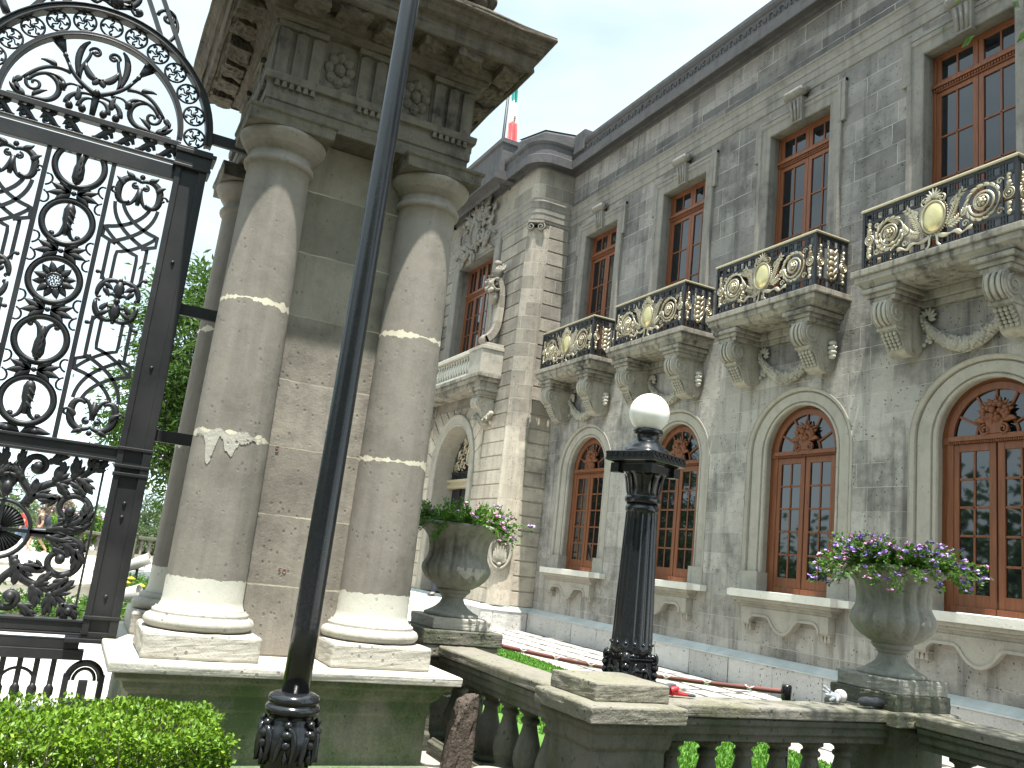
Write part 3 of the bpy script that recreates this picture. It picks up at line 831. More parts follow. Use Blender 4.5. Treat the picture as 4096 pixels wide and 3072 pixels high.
mb.build('corner_pilaster', m_tower, castle)
mb = MB()
CX, CY = -19.80, 9.70; dv = Vector((.8, -.6, 0)).normalized(); tv = Vector((.6, .8, 0))
PV = lambda u, v, n: tuple(Vector((CX, CY, v)) + tv * u + dv * n)
for s in (-1, 1): mb.sweep(spiral(s * .14, 10.56, .12, .02, PI / 2, PI / 2 - s * 10, 26), .024, .05, PV, n0=.05)
mb.sweep([(-.22, 10.70), (.22, 10.70)], .035, .10, PV, square=True)
mb.build('volute_capital', m_trim, castle)
mb = MB()                                                  # oval niche with acanthus
mb.sweep([(.27 * math.cos(2 * PI * k / 30), 1.87 + .42 * math.sin(2 * PI * k / 30)) for k in range(30)], .05, .05, PV, closed=True, n0=.03)
for k in range(9):
    a = PI / 2 + (k - 4) * .32; mb.sweep(curl(0, 1.58, a, .5 - abs(k - 4) * .055, -(k - 4) * .30), leafw(.055), .03, PV, n0=.05)
for s in (-1, 1): mb.sweep(spiral(s * .10, 1.66, .08, .015, PI / 2, PI / 2 - s * 8, 18), .02, .03, PV, n0=.05)
mb.ball(PV(0, 1.56, .04), .09, .06, .05)
mb.build('carved_oval', m_balc2, castle)
# entrance
mb = MB()
arch_strip(mb, YT, CT, 1.28, .56, 4.1, 1.28, [(.03, -.75), (0, -.12), (0, 0), (.03, .03), (.06, .012), (.24, .025), (.26, .05), (.33, .05), (.345, -.02)], 1.0)
mb.build('arch_surround', m_lowtrim, castle, bevel=.006)
mb = MB()
mb.box(CT - 1.32, CT + 1.32, YT + .5, YT + .72, 3.62, 3.86); mb.box(CT - 1.32, CT + 1.32, YT + .44, YT + .72, 3.80, 3.88); mb.box(CT - 1.32, CT + 1.32, YT + .47, YT + .6, 3.64, 3.70)
ent = mb.build('entrance_lintel', paint('bronze_lintel', (.42, .36, .24), .5, .3, .2, .1, 20), castle, bevel=.008)
mb = MB()
mb.box(CT - 1.3, CT + 1.3, YT + .66, YT + .70, .5, 3.62)
for x in (-.64, 0, .64): mb.box(CT + x - .05, CT + x + .05, YT + .6, YT + .66, .5, 3.62)
mb.build('entrance_door', m_dark, ent)
mb = MB(); PG = PF(YT + .58)
for k in range(9):
    a = PI * k / 8; mb.sweep([(CT + .25 * math.cos(a), 3.95 + .25 * math.sin(a)), (CT + 1.27 * math.cos(a), 4.1 + 1.27 * math.sin(a))], .014, .014, PG)
for r in (.55, 1.0, 1.22): mb.sweep([(CT + r * math.cos(PI * k / 20), 4.02 + r * math.sin(PI * k / 20)) for k in range(21)], .018, .02, PG)
for i in range(26): mb.box(CT - 1.25 + i * .1, CT - 1.21 + i * .1, YT + .57, YT + .59, 3.88, 4.10)
mb.box(CT - 1.3, CT + 1.3, YT + .565, YT + .595, 4.09, 4.12)
for k in range(30):
    a = PI * (k + .5) / 30; mb.ball((CT + 1.11 * math.cos(a), YT + .57, 4.05 + 1.11 * math.sin(a)), .03)
mb.build('fanlight_grille', m_iron, ent)
mb = MB()
for s in (-1, 1):
    for (x, z, r0) in ((.42, 4.35, .16), (.80, 4.30, .14), (.70, 4.62, .15), (.36, 4.78, .15), (.42, 5.05, .1), (.98, 4.28, .08)):
        mb.sweep(spiral(CT + s * x, z, r0, .02, PI / 2, PI / 2 - s * 9, 24), .024, .03, PG, n0=.03)
        for k in range(6): a = k * 1.05; mb.sweep(curl(CT + s * x + r0 * math.cos(a), z + r0 * math.sin(a), a + 1, .12, 1), leafw(.03), .02, PG, n0=.03)
mb.sweep([(CT + .15 * math.cos(2 * PI * k / 24), 4.55 + .24 * math.sin(2 * PI * k / 24)) for k in range(24)], .05, .05, PG, closed=True, n0=.04)
mb.ball((CT, YT + .55, 4.55), .15, .05, .24, 14, 8)
mb.build('gilt_grille', m_gold, ent)
mb = MB(); mb.box(CT - 1.3, CT + 1.3, YT + .72, YT + .76, .5, 5.5); mb.build('dark_lobby', m_dark, ent)
mb = MB()
for k in range(3): mb.box(CT - 2.0, CT + 1.35, 8.30 + k * .36, YT + .7, k * .165, (k + 1) * .165)
st = mb.build('entrance_steps', m_sillw, castle, bevel=.012)
mb = MB()
for s in (1,):
    x0, x1 = CT + 1.35, CT + 1.65
    mb.add([(x0, 8.15, 0), (x1, 8.15, 0), (x1, YT, 0), (x0, YT, 0), (x0, 8.15, .22), (x1, 8.15, .22), (x1, YT, .62), (x0, YT, .62)], [(0, 1, 5, 4), (1, 2, 6, 5), (4, 5, 6, 7), (3, 0, 4, 7), (2, 3, 7, 6)], False)
mb.build('cheek_wall', m_sillw, st, bevel=.015)
# tower window, crest, balcony
tw = make_upper_window(CT, YT + .38, 1.36, 6.5, 10.66, 9.70, cols=2, rows=5)
mb = MB()
rect_strip(mb, YT, CT - 1.30, CT + 1.30, 6.52, 10.58, [(.04, -.42), (0, -.12), (0, .02), (.03, .04), (.25, .05), (.27, .07), (.36, .075), (.40, .05), (.405, -.02)])
mb.build('window_surround', m_trim, castle, bevel=.008)
mb = MB(); P = PF(YT); rnd = random.Random(5)
mb.prism([(CT - 1.1, 10.65), (CT + 1.1, 10.65), (CT + .95, 12.15), (CT - .95, 12.15)], P, 0, .06)
for i in range(110):
    x = rnd.gauss(0, .62); z = 10.7 + rnd.random() * 1.65
    lim = 1.25 - .28 * abs(z - 11.3)
    if abs(x) > lim: continue
    a = math.atan2(z - 11.2, x) + rnd.uniform(-.6, .6)
    mb.sweep(curl(CT + x, z, a, rnd.uniform(.22, .42), rnd.uniform(-2, 2)), leafw(rnd.uniform(.045, .085)), .05, P, n0=rnd.uniform(.08, .2))
for s in (-1, 1):
    for (x, z, r) in ((.5, 11.15, .22), (.85, 10.95, .16), (.45, 11.85, .2)): mb.sweep(spiral(CT + s * x, z, r, .03, PI / 2, PI / 2 - s * 9, 24), .045, .06, P, n0=.15)
mb.sweep([(CT + .28 * math.cos(2 * PI * k / 24), 11.35 + .42 * math.sin(2 * PI * k / 24)) for k in range(24)], .06, .06, P, closed=True, n0=.2)
mb.ball((CT, YT - .12, 11.35), .27, .12, .4, 12, 8)
for k in range(9): a = PI * (k + .5) / 9; mb.sweep(curl(CT, 11.7, a, .6, .4 * math.cos(a)), leafw(.07), .05, P, n0=.16)
for i in range(30): mb.ball((CT + rnd.gauss(0, .3), YT - .16, 10.85 + rnd.random() * .3), .06)
mb.build('crest_carving', m_trim, castle)
mb = MB()
xa, xb = CT - 2.75, CT + 2.75
mb.box(xa, xb, YT - .70, YT, 6.40, 6.50); mb.box(xa + .05, xb - .05, YT - .66, YT, 6.30, 6.40); mb.box(xa + .12, xb - .12, YT - .56, YT, 6.16, 6.30)
for s in (-1, 1):
    for z0, z1, e in ((6.06, 6.16, .12), (5.96, 6.06, .06), (5.90, 5.96, .03)): mb.box(CT + s * 2.25 - .25 - e, CT + s * 2.25 + .25 + e, YT - .42 - e, YT, z0, z1)
tb = mb.build('tower_balcony', m_balc, castle, bevel=.012)
mb = MB()
mb.box(CT - 1.9, CT + 1.9, YT - .62, YT - .36, 7.16, 7.28); mb.box(CT - 1.9, CT + 1.9, YT - .60, YT - .38, 6.50, 6.60)
tr = mb.build('balustrade_rail', m_cap, tb, bevel=.015)
prof = [(.055, 0), (.055, .05), (.03, .06), (.035, .10), (.075, .22), (.07, .30), (.032, .42), (.03, .48), (.05, .50), (.05, .56)]
for i in range(20):
    q = MB(); q.lathe(prof, (CT - 1.8 + i * .19, YT - .49, 6.60), 10); q.build('baluster', m_cap, tb)
for s in (-1, 1):
    q = MB(); x = CT + s * 2.32
    q.box(x - .42, x + .42, YT - .64, YT, 6.5, 7.16); q.box(x - .45, x + .45, YT - .67, YT, 7.16, 7.26); q.box(x - .38, x + .38, YT - .5, YT, 7.26, 7.36)
    q.build('balustrade_pedestal', m_lowtrim, tb, bevel=.012)
    q = MB(); PS = (lambda x: lambda u, v, n: (x + n, YT - u, v))(x)   # tall scroll console with a mask
    q.sweep(bez((.42, 7.50), (.62, 7.36), (.20, 7.6), (.16, 8.0), 10) + bez((.16, 8.0), (.10, 8.7), (.12, 9.1), (.30, 9.25), 10)[1:], lambda t: .10 - .03 * t, .20, PS, square=True)
    q.sweep(spiral(.42, 7.52, .16, .03, PI, PI + 8, 20), .04, .20, PS)
    q.sweep(spiral(.30, 9.08, .20, .03, PI / 2, PI / 2 - 8, 20), .045, .22, PS)
    for i in range(26): q.ball((x + rnd.uniform(-.2, .2), YT - .42 + rnd.uniform(-.08, .08), 9.12 + rnd.uniform(-.25, .12)), .065)
    q.ball((x, YT - .32, 8.75), .16, .14, .22, 9, 6); q.ball((x, YT - .25, 9.50), .13, .15, .22, 9, 6); q.ball((x, YT - .3, 9.75), .09, .12, .09, 8, 5)
    for k in range(7): q.sweep(curl(.25, 9.2 + .05 * k, PI * (.2 + .1 * k), .3, -1), leafw(.05), .05, PS, n0=(k - 3) * .06)
    q.build('scroll_console', m_tower, tb)
    q = MB(); PS = (lambda x: lambda u, v, n: (x + n, YT - u, v))(CT + s * 2.25)
    q.prism([(0, 5.9), (.44, 5.9)] + bez((.44, 5.9), (.56, 5.88), (.56, 5.6), (.40, 5.58), 8)[1:] + bez((.36, 5.54), (.3, 5.4), (.26, 5.2), (.1, 5.16), 7) + [(0, 5.2)], PS, -.2, .2)
    for e in (-1, 1): q.sweep(spiral(.36, 5.74, .14, .02, PI / 2, PI / 2 - 9, 24), .02, .02, PS, n0=e * .2)
    for i in range(9):
        t = i / 8; q.ball((CT + s * (2.25 - .1 + .45 * t), YT - .12 - .25 * (1 - t), 5.40 - .16 * math.sin(PI * t) + .06 * t), .09, .08, .08, 7, 5)
        for k in range(3): q.ball((CT + s * (2.25 - .1 + .45 * t) + rnd.uniform(-.06, .06), YT - .2 - .25 * (1 - t), 5.40 - .16 * math.sin(PI * t) + rnd.uniform(-.06, .06)), .04, .03, .04, 6, 4)
    q.build('tower_console', m_balc2, tb)
# ------------------------------------------------------------------ stone gate pier
PX_, PY_ = -7.07, 1.53
NUM = [(1.245, 2.215), (1.408, 1.352)]
pier = thing('gate_pier', (PX_, PY_, 0), 'tall square stone gate pier with four engaged columns under a dark dripping cornice', 'gate pier')
C0 = (PX_, PY_, 0)
mb = MB()
mb.square([(1.06, 0), (1.06, .11), (1.03, .13), (1.0, .14), (1.0, .46), (1.015, .47), (1.015, .56), (1.04, .575), (1.06, .60), (1.075, .64), (1.12, .66), (1.13, .70)], C0)
mb.build('pedestal', m_ped, pier, bevel=.008)
mb = MB(); mb.square([(1.17, .70), (1.175, .755), (1.165, .763)], C0)
mb.build('pedestal_cap', m_cap, pier, bevel=.012, rough=.012)
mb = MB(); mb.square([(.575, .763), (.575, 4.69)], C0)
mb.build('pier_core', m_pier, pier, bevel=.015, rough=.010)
OFF = .615
for sx in (1, -1):
    for sy in (-1, 1):
        cx, cy = PX_ + sx * OFF, PY_ + sy * OFF
        c = MB()
        prof = []
        for i in range(26):
            t = i / 25; z = 1.13 + t * (4.32 - 1.13)
            r = .268 - .034 * t ** 1.6
            prof.append((r, z))
        c.lathe([(.30, 1.045), (.285, 1.07), (.272, 1.10)] + prof + [(.240, 4.322), (.258, 4.328), (.264, 4.345), (.264, 4.36), (.256, 4.375), (.236, 4.38), (.235, 4.44), (.254, 4.442), (.256, 4.458), (.266, 4.46), (.268, 4.476), (.278, 4.478), (.282, 4.492), (.305, 4.515), (.322, 4.545), (.326, 4.565), (.318, 4.578)], (cx, cy, 0), 40)
        co = c.build('column', m_col, pier)
        b = MB()
        b.lathe([(.30, .93), (.345, .94), (.366, .965), (.368, .985), (.355, 1.01), (.33, 1.022), (.318, 1.024), (.322, 1.035), (.32, 1.05), (.305, 1.056), (.298, 1.075)], (cx, cy, 0), 44, cap=False)
        b.build('base_ring', m_colbase, co)
        b = MB(); b.box(cx - .372, cx + .372, cy - .372, cy + .372, .762, .932)
        b.build('plinth_block', m_colbase, co, bevel=.02, rough=.012)
        b = MB(); b.square([(.318, 4.575), (.322, 4.66), (.335, 4.665), (.34, 4.69)], (cx, cy, 0))
        b.build('abacus', m_ent, co, bevel=.01, rough=.008)
q = MB(); rnd = random.Random(77); cx, cy = PX_ + OFF, PY_ - OFF; n = 60
top, bot = [], []
for k in range(n + 1):
    a = -1.25 + 2.0 * k / n
    top.append((a, 2.275 + .016 * math.sin(a * 9) + rnd.uniform(-.006, .006)))
    dr = .045 + .17 * math.exp(-abs((a + .66) / .13) ** 3) + .125 * math.exp(-abs((a + .14) / .17) ** 3) + .02 * math.sin(a * 7) - .03 * max(0, a)
    bot.append((a, 2.27 - dr + rnd.uniform(-.012, .012)))
rc = lambda z: .268 - .034 * max(0, (z - 1.13) / 3.19) ** 1.6 + .0035
vs = [(cx + rc(z) * math.cos(a), cy + rc(z) * math.sin(a), z) for row in (top, bot) for a, z in row]
q.add(vs, [(k, k + 1, n + 2 + k, n + 1 + k) for k in range(n)], True)
q.build('cement_patch', m_colbase, pier)
PN = lambda u, v, n: (PX_ + .578 + n, u, v)                 # faint red setting-out numbers painted on the core blocks
m_mark = paint('faded_red_paint', (.26, .15, .115), .9, 0, .2, 0)
def five(mb, u, z, h): mb.sweep([(u + .5 * h, z + h), (u, z + h), (u, z + .58 * h), (u + .3 * h, z + .62 * h), (u + .48 * h, z + .38 * h), (u + .36 * h, z + .08 * h), (u, z)], .07 * h, .002, PN)
q = MB(); five(q, NUM[0][0], NUM[0][1], .045); q.build('painted_number', m_mark, pier)
q = MB(); five(q, NUM[1][0], NUM[1][1], .036)
q.sweep([(NUM[1][0] + .042 + .013 * math.cos(2 * PI * k / 12), NUM[1][1] + .016 + .016 * math.sin(2 * PI * k / 12)) for k in range(12)], .0028, .002, PN, closed=True)
q.build('painted_number', m_mark, pier)
mb = MB()
mb.square([(.80, 4.692), (.83, 4.692), (.83, 4.80), (.842, 4.805), (.842, 4.945), (.87, 4.955), (.875, 5.015), (.8, 5.02)], C0)
for ax in range(4):                                        # drops under the fillet
    ca, sa = math.cos(ax * PI / 2), math.sin(ax * PI / 2)
    for g0 in (-.64, 0, .64):
        for i in range(6):
            u = g0 - .135 + i * .054
            vs = []
            for (du, dn, z) in ((.014, .0, 4.952), (.021, .0, 4.905)):
                for (e, n_) in ((-1, .842), (1, .842), (1, .868), (-1, .868)):
                    uu, nn = u + e * du, n_; vs.append((PX_ + ca * nn - sa * uu, PY_ + sa * nn + ca * uu, z))
            mb.add(vs, [(0, 1, 5, 4), (1, 2, 6, 5), (2, 3, 7, 6), (3, 0, 4, 7), (4, 5, 6, 7)], False)
mb.build('architrave', m_ent, pier, bevel=.006, rough=.008)
mb = MB(); mb.square([(.80, 5.02), (.80, 5.46)], C0)
for ax in range(4):
    ca, sa = math.cos(ax * PI / 2), math.sin(ax * PI / 2)
    PA = (lambda ca, sa: lambda u, v, n: (PX_ + ca * (.80 + n) - sa * u, PY_ + sa * (.80 + n) + ca * u, v))(ca, sa)
    for g0 in (-.64, 0, .64):                              # triglyphs
        mb.prism([(g0 - .19, 5.02), (g0 + .19, 5.02), (g0 + .19, 5.45), (g0 - .19, 5.45)], PA, -.02, .012)
        for e in (-.127, 0, .127): mb.prism([(g0 + e - .045, 5.02), (g0 + e + .045, 5.02), (g0 + e + .045, 5.39), (g0 + e, 5.41), (g0 + e - .045, 5.39)], PA, 0, .034)
        mb.prism([(g0 - .195, 5.41), (g0 + .195, 5.41), (g0 + .195, 5.455), (g0 - .195, 5.455)], PA, 0, .055)
    for g0 in (-.32, .32):                                 # rosettes between them
        for k in range(8):
            a = k * PI / 4; mb.ball(PA(g0 + .085 * math.cos(a), 5.225 + .11 * math.sin(a), -.016), .05, .05, .055, 8, 5)
        mb.ball(PA(g0, 5.225, -.005), .05, .05, .055, 9, 6)
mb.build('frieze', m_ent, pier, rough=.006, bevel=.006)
mb = MB()
mb.square([(.80, 5.45), (.86, 5.46), (.90, 5.50), (.90, 5.53), (.94, 5.56), (.96, 5.60), (1.14, 5.60), (1.14, 5.585), (1.18, 5.585), (1.19, 5.72), (1.22, 5.73), (1.25, 5.77), (1.285, 5.83), (1.305, 5.835), (1.305, 5.885), (1.1, 5.93), (.8, 5.96)], C0)
for ax in range(4):                                        # mutule blocks below the corona
    ca, sa = math.cos(ax * PI / 2), math.sin(ax * PI / 2)
    rnd = random.Random(90 + ax)
    for u in (-.98, -.64, -.32, 0, .32, .64):
        vs = []; j1, j2, j3 = rnd.uniform(-.03, .03), rnd.uniform(-.05, .01), rnd.uniform(-.02, .035)
        for z in (5.52 + j3, 5.61):
            for (uu, nn) in ((u - .125 + j1, .92), (u + .125 + j2, .92), (u + .125 - j1, 1.13 + j2), (u - .125 - j2, 1.13 + j1)):
                vs.append((PX_ + ca * nn - sa * uu, PY_ + sa * nn + ca * uu, z))
        mb.add(vs, [(3, 2, 1, 0), (4, 5, 6, 7), (0, 1, 5, 4), (1, 2, 6, 5), (2, 3, 7, 6), (3, 0, 4, 7)], False)
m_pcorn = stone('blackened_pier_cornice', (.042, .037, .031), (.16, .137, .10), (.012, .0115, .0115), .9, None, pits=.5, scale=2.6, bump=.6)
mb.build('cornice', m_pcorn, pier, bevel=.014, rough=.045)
mb = MB()
mb.square([(.86, 5.95), (.86, 6.12), (.80, 6.15), (.80, 6.30), (.84, 6.32), (.84, 6.42), (.6, 6.5), (.3, 6.7), (.3, 7.0)], C0)
rnd = random.Random(4)
for i in range(40): mb.ball((PX_ + rnd.uniform(-.8, .8), PY_ + rnd.choice((-.82, .82)) + rnd.uniform(-.05, .05), rnd.uniform(6.3, 6.6)), .1, .09, .1, 7, 5)
for i in range(40): mb.ball((PX_ + .82 + rnd.uniform(-.05, .05), PY_ + rnd.uniform(-.8, .8), rnd.uniform(6.3, 6.6)), .1, .09, .1, 7, 5)
mb.build('attic_block', m_pcorn, pier, bevel=.015, rough=.015)

# ------------------------------------------------------------------ wrought iron gate
GX, GY = -7.07, -.445
gate = thing('iron_gate', (GX, GY, 0), 'tall black wrought iron gate with a round arch of rosettes and scrolling acanthus panels', 'gate')
P = lambda u, v, n: (GX + n, GY + u, v)
def bar(mb, a, b, w_, t_): mb.sweep([a, b], w_, t_, P, square=True)
ZS = 4.63
mb = MB()
def ring(r, w_, t_, n=40, a0=0, a1=PI, n0=0): mb.sweep([(r * math.cos(a0 + (a1 - a0) * i / n), ZS + r * math.sin(a0 + (a1 - a0) * i / n)) for i in range(n + 1)], w_, t_, P, square=True, n0=n0)
ring(.862, .022, .035); ring(.84, .008, .05); ring(.882, .006, .05)
ring(.645, .018, .028); ring(.628, .007, .04)
mb.build('arch_ring', m_iron, gate, bevel=.004)
for k in range(13):
    a = PI / 2 + (k - 6) * math.radians(14.4); cx, cy = .752 * math.cos(a), ZS + .752 * math.sin(a)
    q = MB()
    q.sweep(circ(cx, cy, .079, 26), .009, .012, P, closed=True)
    q.ball(P(cx, cy, .015), .018, .018, .018)
    ns = 4 if k == 6 else 6
    for j in range(ns):
        b = a + 2 * PI * j / ns
        pts = [(cx + r * math.cos(b) + .011 * math.sin(r * 95) * -math.sin(b), cy + r * math.sin(b) + .011 * math.sin(r * 95) * math.cos(b)) for r in (.012, .024, .036, .048, .06, .072)]
        q.sweep(pts, .0065, .008, P, seg=5)
        q.ball(P(pts[-2][0] - .012 * math.sin(b), pts[-2][1] + .012 * math.cos(b), .0), .012, .012, .012, 6, 4)
    q.build('rosette', m_iron, gate)
for s in (-1, 1):
    q = MB()
    q.box(GX - .06, GX + .06, *sorted((GY + s * .66, GY + s * .885)), .78, 4.42)
    q.box(GX + .05, GX + .075, *sorted((GY + s * .655, GY + s * .70)), .78, 4.42)
    q.box(GX + .05, GX + .08, *sorted((GY + s * .83, GY + s * .89)), .78, 4.42)
    q.box(GX - .09, GX + .09, *sorted((GY + s * .64, GY + s * .91)), 4.39, 4.56)
    q.box(GX - .11, GX + .11, *sorted((GY + s * .63, GY + s * .94)), 4.50, 4.535)
    q.box(GX - .10, GX + .10, *sorted((GY + s * .63, GY + s * .915)), 4.38, 4.405)
    for z in (2.12, 1.93, 1.99, .90): q.box(GX - .08, GX + .085, *sorted((GY + s * .65, GY + s * .895)), z - .012, z + .012)
    q.box(GX - .10, GX + .10, *sorted((GY + s * .56, GY + s * .92)), .725, .755)
    q.box(GX - .07, GX + .07, *sorted((GY + s * .65, GY + s * .89)), .755, .80)
    for z in (4.46, 2.75, 1.62, 1.05, 1.72, 3.6): q.ball((GX + .06, GY + s * .77, z), .016, .016, .016)
    q.build('gate_post', m_iron, gate, bevel=.004)
for (z, h, t_) in ((4.578, .022, .04), (4.43, .008, .03), (4.338, .058, .03), (2.07, .045, .04), (2.115, .010, .055), (2.022, .010, .055), (.825, .038, .04), (.865, .008, .05), (.775, .008, .05), (.705, .035, .04)):
    q = MB(); bar(q, (-.66, z), (.66, z), h, t_); q.build('rail', m_iron, gate, bevel=.003)
for u in (-.225, .225):
    q = MB(); bar(q, (u, 2.11), (u, 4.30), .0165, .022); q.build('vertical_bar', m_iron, gate, bevel=.003)
for u in (-.59, .59):
    q = MB(); bar(q, (u, .80), (u, 2.03), .008, .014); q.build('vertical_bar', m_iron, gate)

# centre row of rings with bell flowers and a sunflower
def bell(q, zc, s):                                        # s=+1 opens upward
    q.sweep([(0, zc - s * .165), (0, zc - s * .14)], .012, .014, P)
    q.ball(P(0, zc - s * .15, 0), .017)
    q.sweep([(0, zc - s * .14), (0, zc - s * .10), (0, zc - s * .02), (0, zc + s * .05), (0, zc + s * .10)], lambda t: .018 + .026 * math.sin(PI * min(1, t * 1.15 + .1)), .03, P, seg=8)
    for e in (-1, 1):
        q.sweep(bez((e * .01, zc + s * .01), (e * .02, zc + s * .09), (e * .04, zc + s * .13), (e * .085, zc + s * .125), 8), lambda t: .02 - .008 * t, .016, P)
        q.sweep(spiral(e * .085, zc + s * .105, .021, .008, s * PI / 2, s * PI / 2 - e * s * 5, 9), .009, .014, P)
        q.ball(P(e * .085, zc + s * .106, 0), .017)
    for k in range(3): q.sweep(curl(0, zc - s * .09 + s * .05 * k, s * (PI / 2 - .5), .07, .6), leafw(.012), .008, P, n0=.026)
for i, zc in enumerate((4.19, 3.733, 3.275, 2.82, 2.365)):
    q = MB()
    q.sweep(circ(0, zc, .170, 48), .023, .024, P, closed=True, seg=8)
    q.sweep(circ(0, zc, .190, 48), .005, .026, P, closed=True, seg=4)
    if i == 2:
        q.sweep(circ(0, zc, .052, 26), .010, .02, P, closed=True)
        for k in range(24): a = k * 2.4; r = .011 * k ** .45; q.ball(P(r * math.cos(a), zc + r * math.sin(a), .01), .0085, seg=6, rings=4)
        for k in range(12): a = k * PI / 6 + .26; q.sweep(curl(.055 * math.cos(a), zc + .055 * math.sin(a), a, .09, .15 if k % 2 else -.15), leafw(.026), .013, P, n0=.004 if k % 2 else -.006)
    else: bell(q, zc, 1 if i in (0, 3) else -1)
    q.build('ring_medallion', m_iron, gate)
for z in (4.19 - .228, 3.733 - .229, 3.275 - .228, 2.82 - .228):
    q = MB(); q.ball(P(0, z, .01), .025, .02, .02)
    for s in (-1, 1):
        for b in (-.55, -.15, .25, .6): q.sweep(curl(s * .02, z, (0 if s > 0 else PI) + s * b, .165 - .05 * abs(b), s * b * .8), leafw(.031), .016, P, n0=.006)
        for e in (-1, 1): q.sweep(bez((s * .20, z + e * .02), (s * .13, z + e * .05), (s * .16, z + e * .13), (s * .205, z + e * .11), 8), .008, .012, P)
    q.build('leaf_spray', m_iron, gate)
q = MB()
for s in (-1, 1):
    q.sweep(bez((0, 2.13), (s * .08, 2.19), (s * .14, 2.14), (s * .20, 2.15), 8), leafw(.03), .02, P); q.ball(P(s * .09, 2.15, 0), .03)
q.build('leaf_spray', m_iron, gate)

# side panels: interlaced straps between palmette ornaments
for s in (-1, 1):
    uc = s * .44
    U = (lambda uc: lambda pts: [(uc + x, z) for x, z in pts])(uc)
    q = MB()
    for top in (1, -1):
        Z = (lambda top: lambda z: (3.215 + (z - 3.215) * top))(top)
        for e in (-1, 1):
            path = bez((e * .155, Z(3.99)), (e * .14, Z(3.80)), (-e * .02, Z(3.72)), (-e * .135, Z(3.66)), 12) + [(-e * .135, Z(3.62)), (-e * .135, Z(3.36))]
            q.sweep(U(path), .0135, .010, P, square=True, n0=.004 * e)
            path = bez((e * .10, Z(4.00)), (e * .06, Z(3.86)), (-e * .10, Z(3.79)), (-e * .19, Z(3.78)), 12) + [(-e * .19, Z(3.70)), (-e * .09, Z(3.66))]
            q.sweep(U(path), .0135, .010, P, square=True, n0=-.004 * e)
            path = bez((e * .19, Z(3.78)), (e * .13, Z(3.70)), (e * .02, Z(3.62)), (-e * .07, Z(3.60)), 10) + [(-e * .075, Z(3.56)), (-e * .075, Z(3.37))]
            q.sweep(U(path), .0125, .009, P, square=True)
    q.build('strapwork', m_iron, gate)
    for top in (1, -1):
        Z = (lambda top: lambda z: (3.215 + (z - 3.215) * top))(top)
        q = MB()
        for e in (-1, 1):
            q.sweep(U(bez((0, Z(4.19)), (e * .06, Z(4.24)), (e * .16, Z(4.20)), (e * .15, Z(4.08)), 10) + bez((e * .15, Z(4.08)), (e * .15, Z(4.0)), (e * .10, Z(3.98)), (e * .06, Z(4.02)), 7)[1:]), lambda t: .012 + .016 * math.sin(PI * t), .018, P)
            q.sweep(U(spiral(e * .175, Z(4.09), .035, .008, 0, e * 6, 12)), .010, .012, P)
            q.sweep(U(spiral(e * .035, Z(4.15), .03, .008, PI / 2, PI / 2 - e * 6, 12)), .009, .014, P); q.ball(P(uc + e * .035, Z(4.15), 0), .017)
            q.sweep(U(bez((0, Z(4.12)), (e * .02, Z(4.03)), (e * .06, Z(3.97)), (e * .09, Z(3.99)), 9)), lambda t: .02 * (1 - .6 * t), .012, P); q.ball(P(uc + e * .085, Z(3.985), 0), .014)
            q.sweep(U(curl(e * .12, Z(4.13), PI / 2 - e * .3, .09, -e)), leafw(.022), .012, P, n0=.01)
            q.sweep(U(curl(e * .05, Z(4.22), 0 if e > 0 else PI, .08, e * .9 * top)), leafw(.02), .012, P, n0=.01)
        q.sweep(U([(0, Z(4.14)), (0, Z(4.08)), (0, Z(4.0))]), lambda t: .026 - .016 * abs(t - .4), .02, P); q.ball(P(uc, Z(4.235), 0), .022)
        q.build('palmette', m_iron, gate)
    q = MB(); zc = 3.215
    for e in (-1, 1):
        for d in (-1, 1):
            q.sweep(U(bez((e * .02, zc + d * .155), (e * .10, zc + d * .17), (e * .15, zc + d * .10), (e * .145, zc + d * .02), 9)), lambda t: .014 + .010 * math.sin(PI * t), .016, P)
            q.sweep(U(spiral(e * .135, zc + d * .022, .018, .006, 0, e * d * 5, 8)), .009, .012, P)
            q.sweep(U(bez((e * .10, zc + d * .135), (e * .14, zc + d * .16), (e * .13, zc + d * .21), (e * .175, zc + d * .205), 8)), .011, .012, P); q.ball(P(uc + e * .17, zc + d * .20, 0), .017)
            for a in (.2, .9): q.sweep(U(curl(e * .11, zc + d * (.13 - .05 * a), (PI if e > 0 else 0) + e * d * (.2 + .5 * a), .085, e * d * .5)), leafw(.02), .010, P, n0=.01)
            q.sweep(U(bez((0, zc + d * .03), (e * .03, zc + d * .06), (e * .04, zc + d * .05), (e * .085, zc + d * .035), 8)), lambda t: .018 * (1 - .7 * t) + .004, .014, P)
    for d in (-1, 1):
        q.sweep(U([(0, zc + d * .02), (0, zc + d * .06), (0, zc + d * .11), (0, zc + d * .15)]), lambda t: .02 + .022 * math.sin(PI * t), .022, P); q.ball(P(uc, zc + d * .165, 0), .018)
        for e in (-1, 1): q.ball(P(uc + e * .025, zc + d * .15, 0), .016)
    q.ball(P(uc, zc, .005), .026)
    q.build('wreath_boss', m_iron, gate)

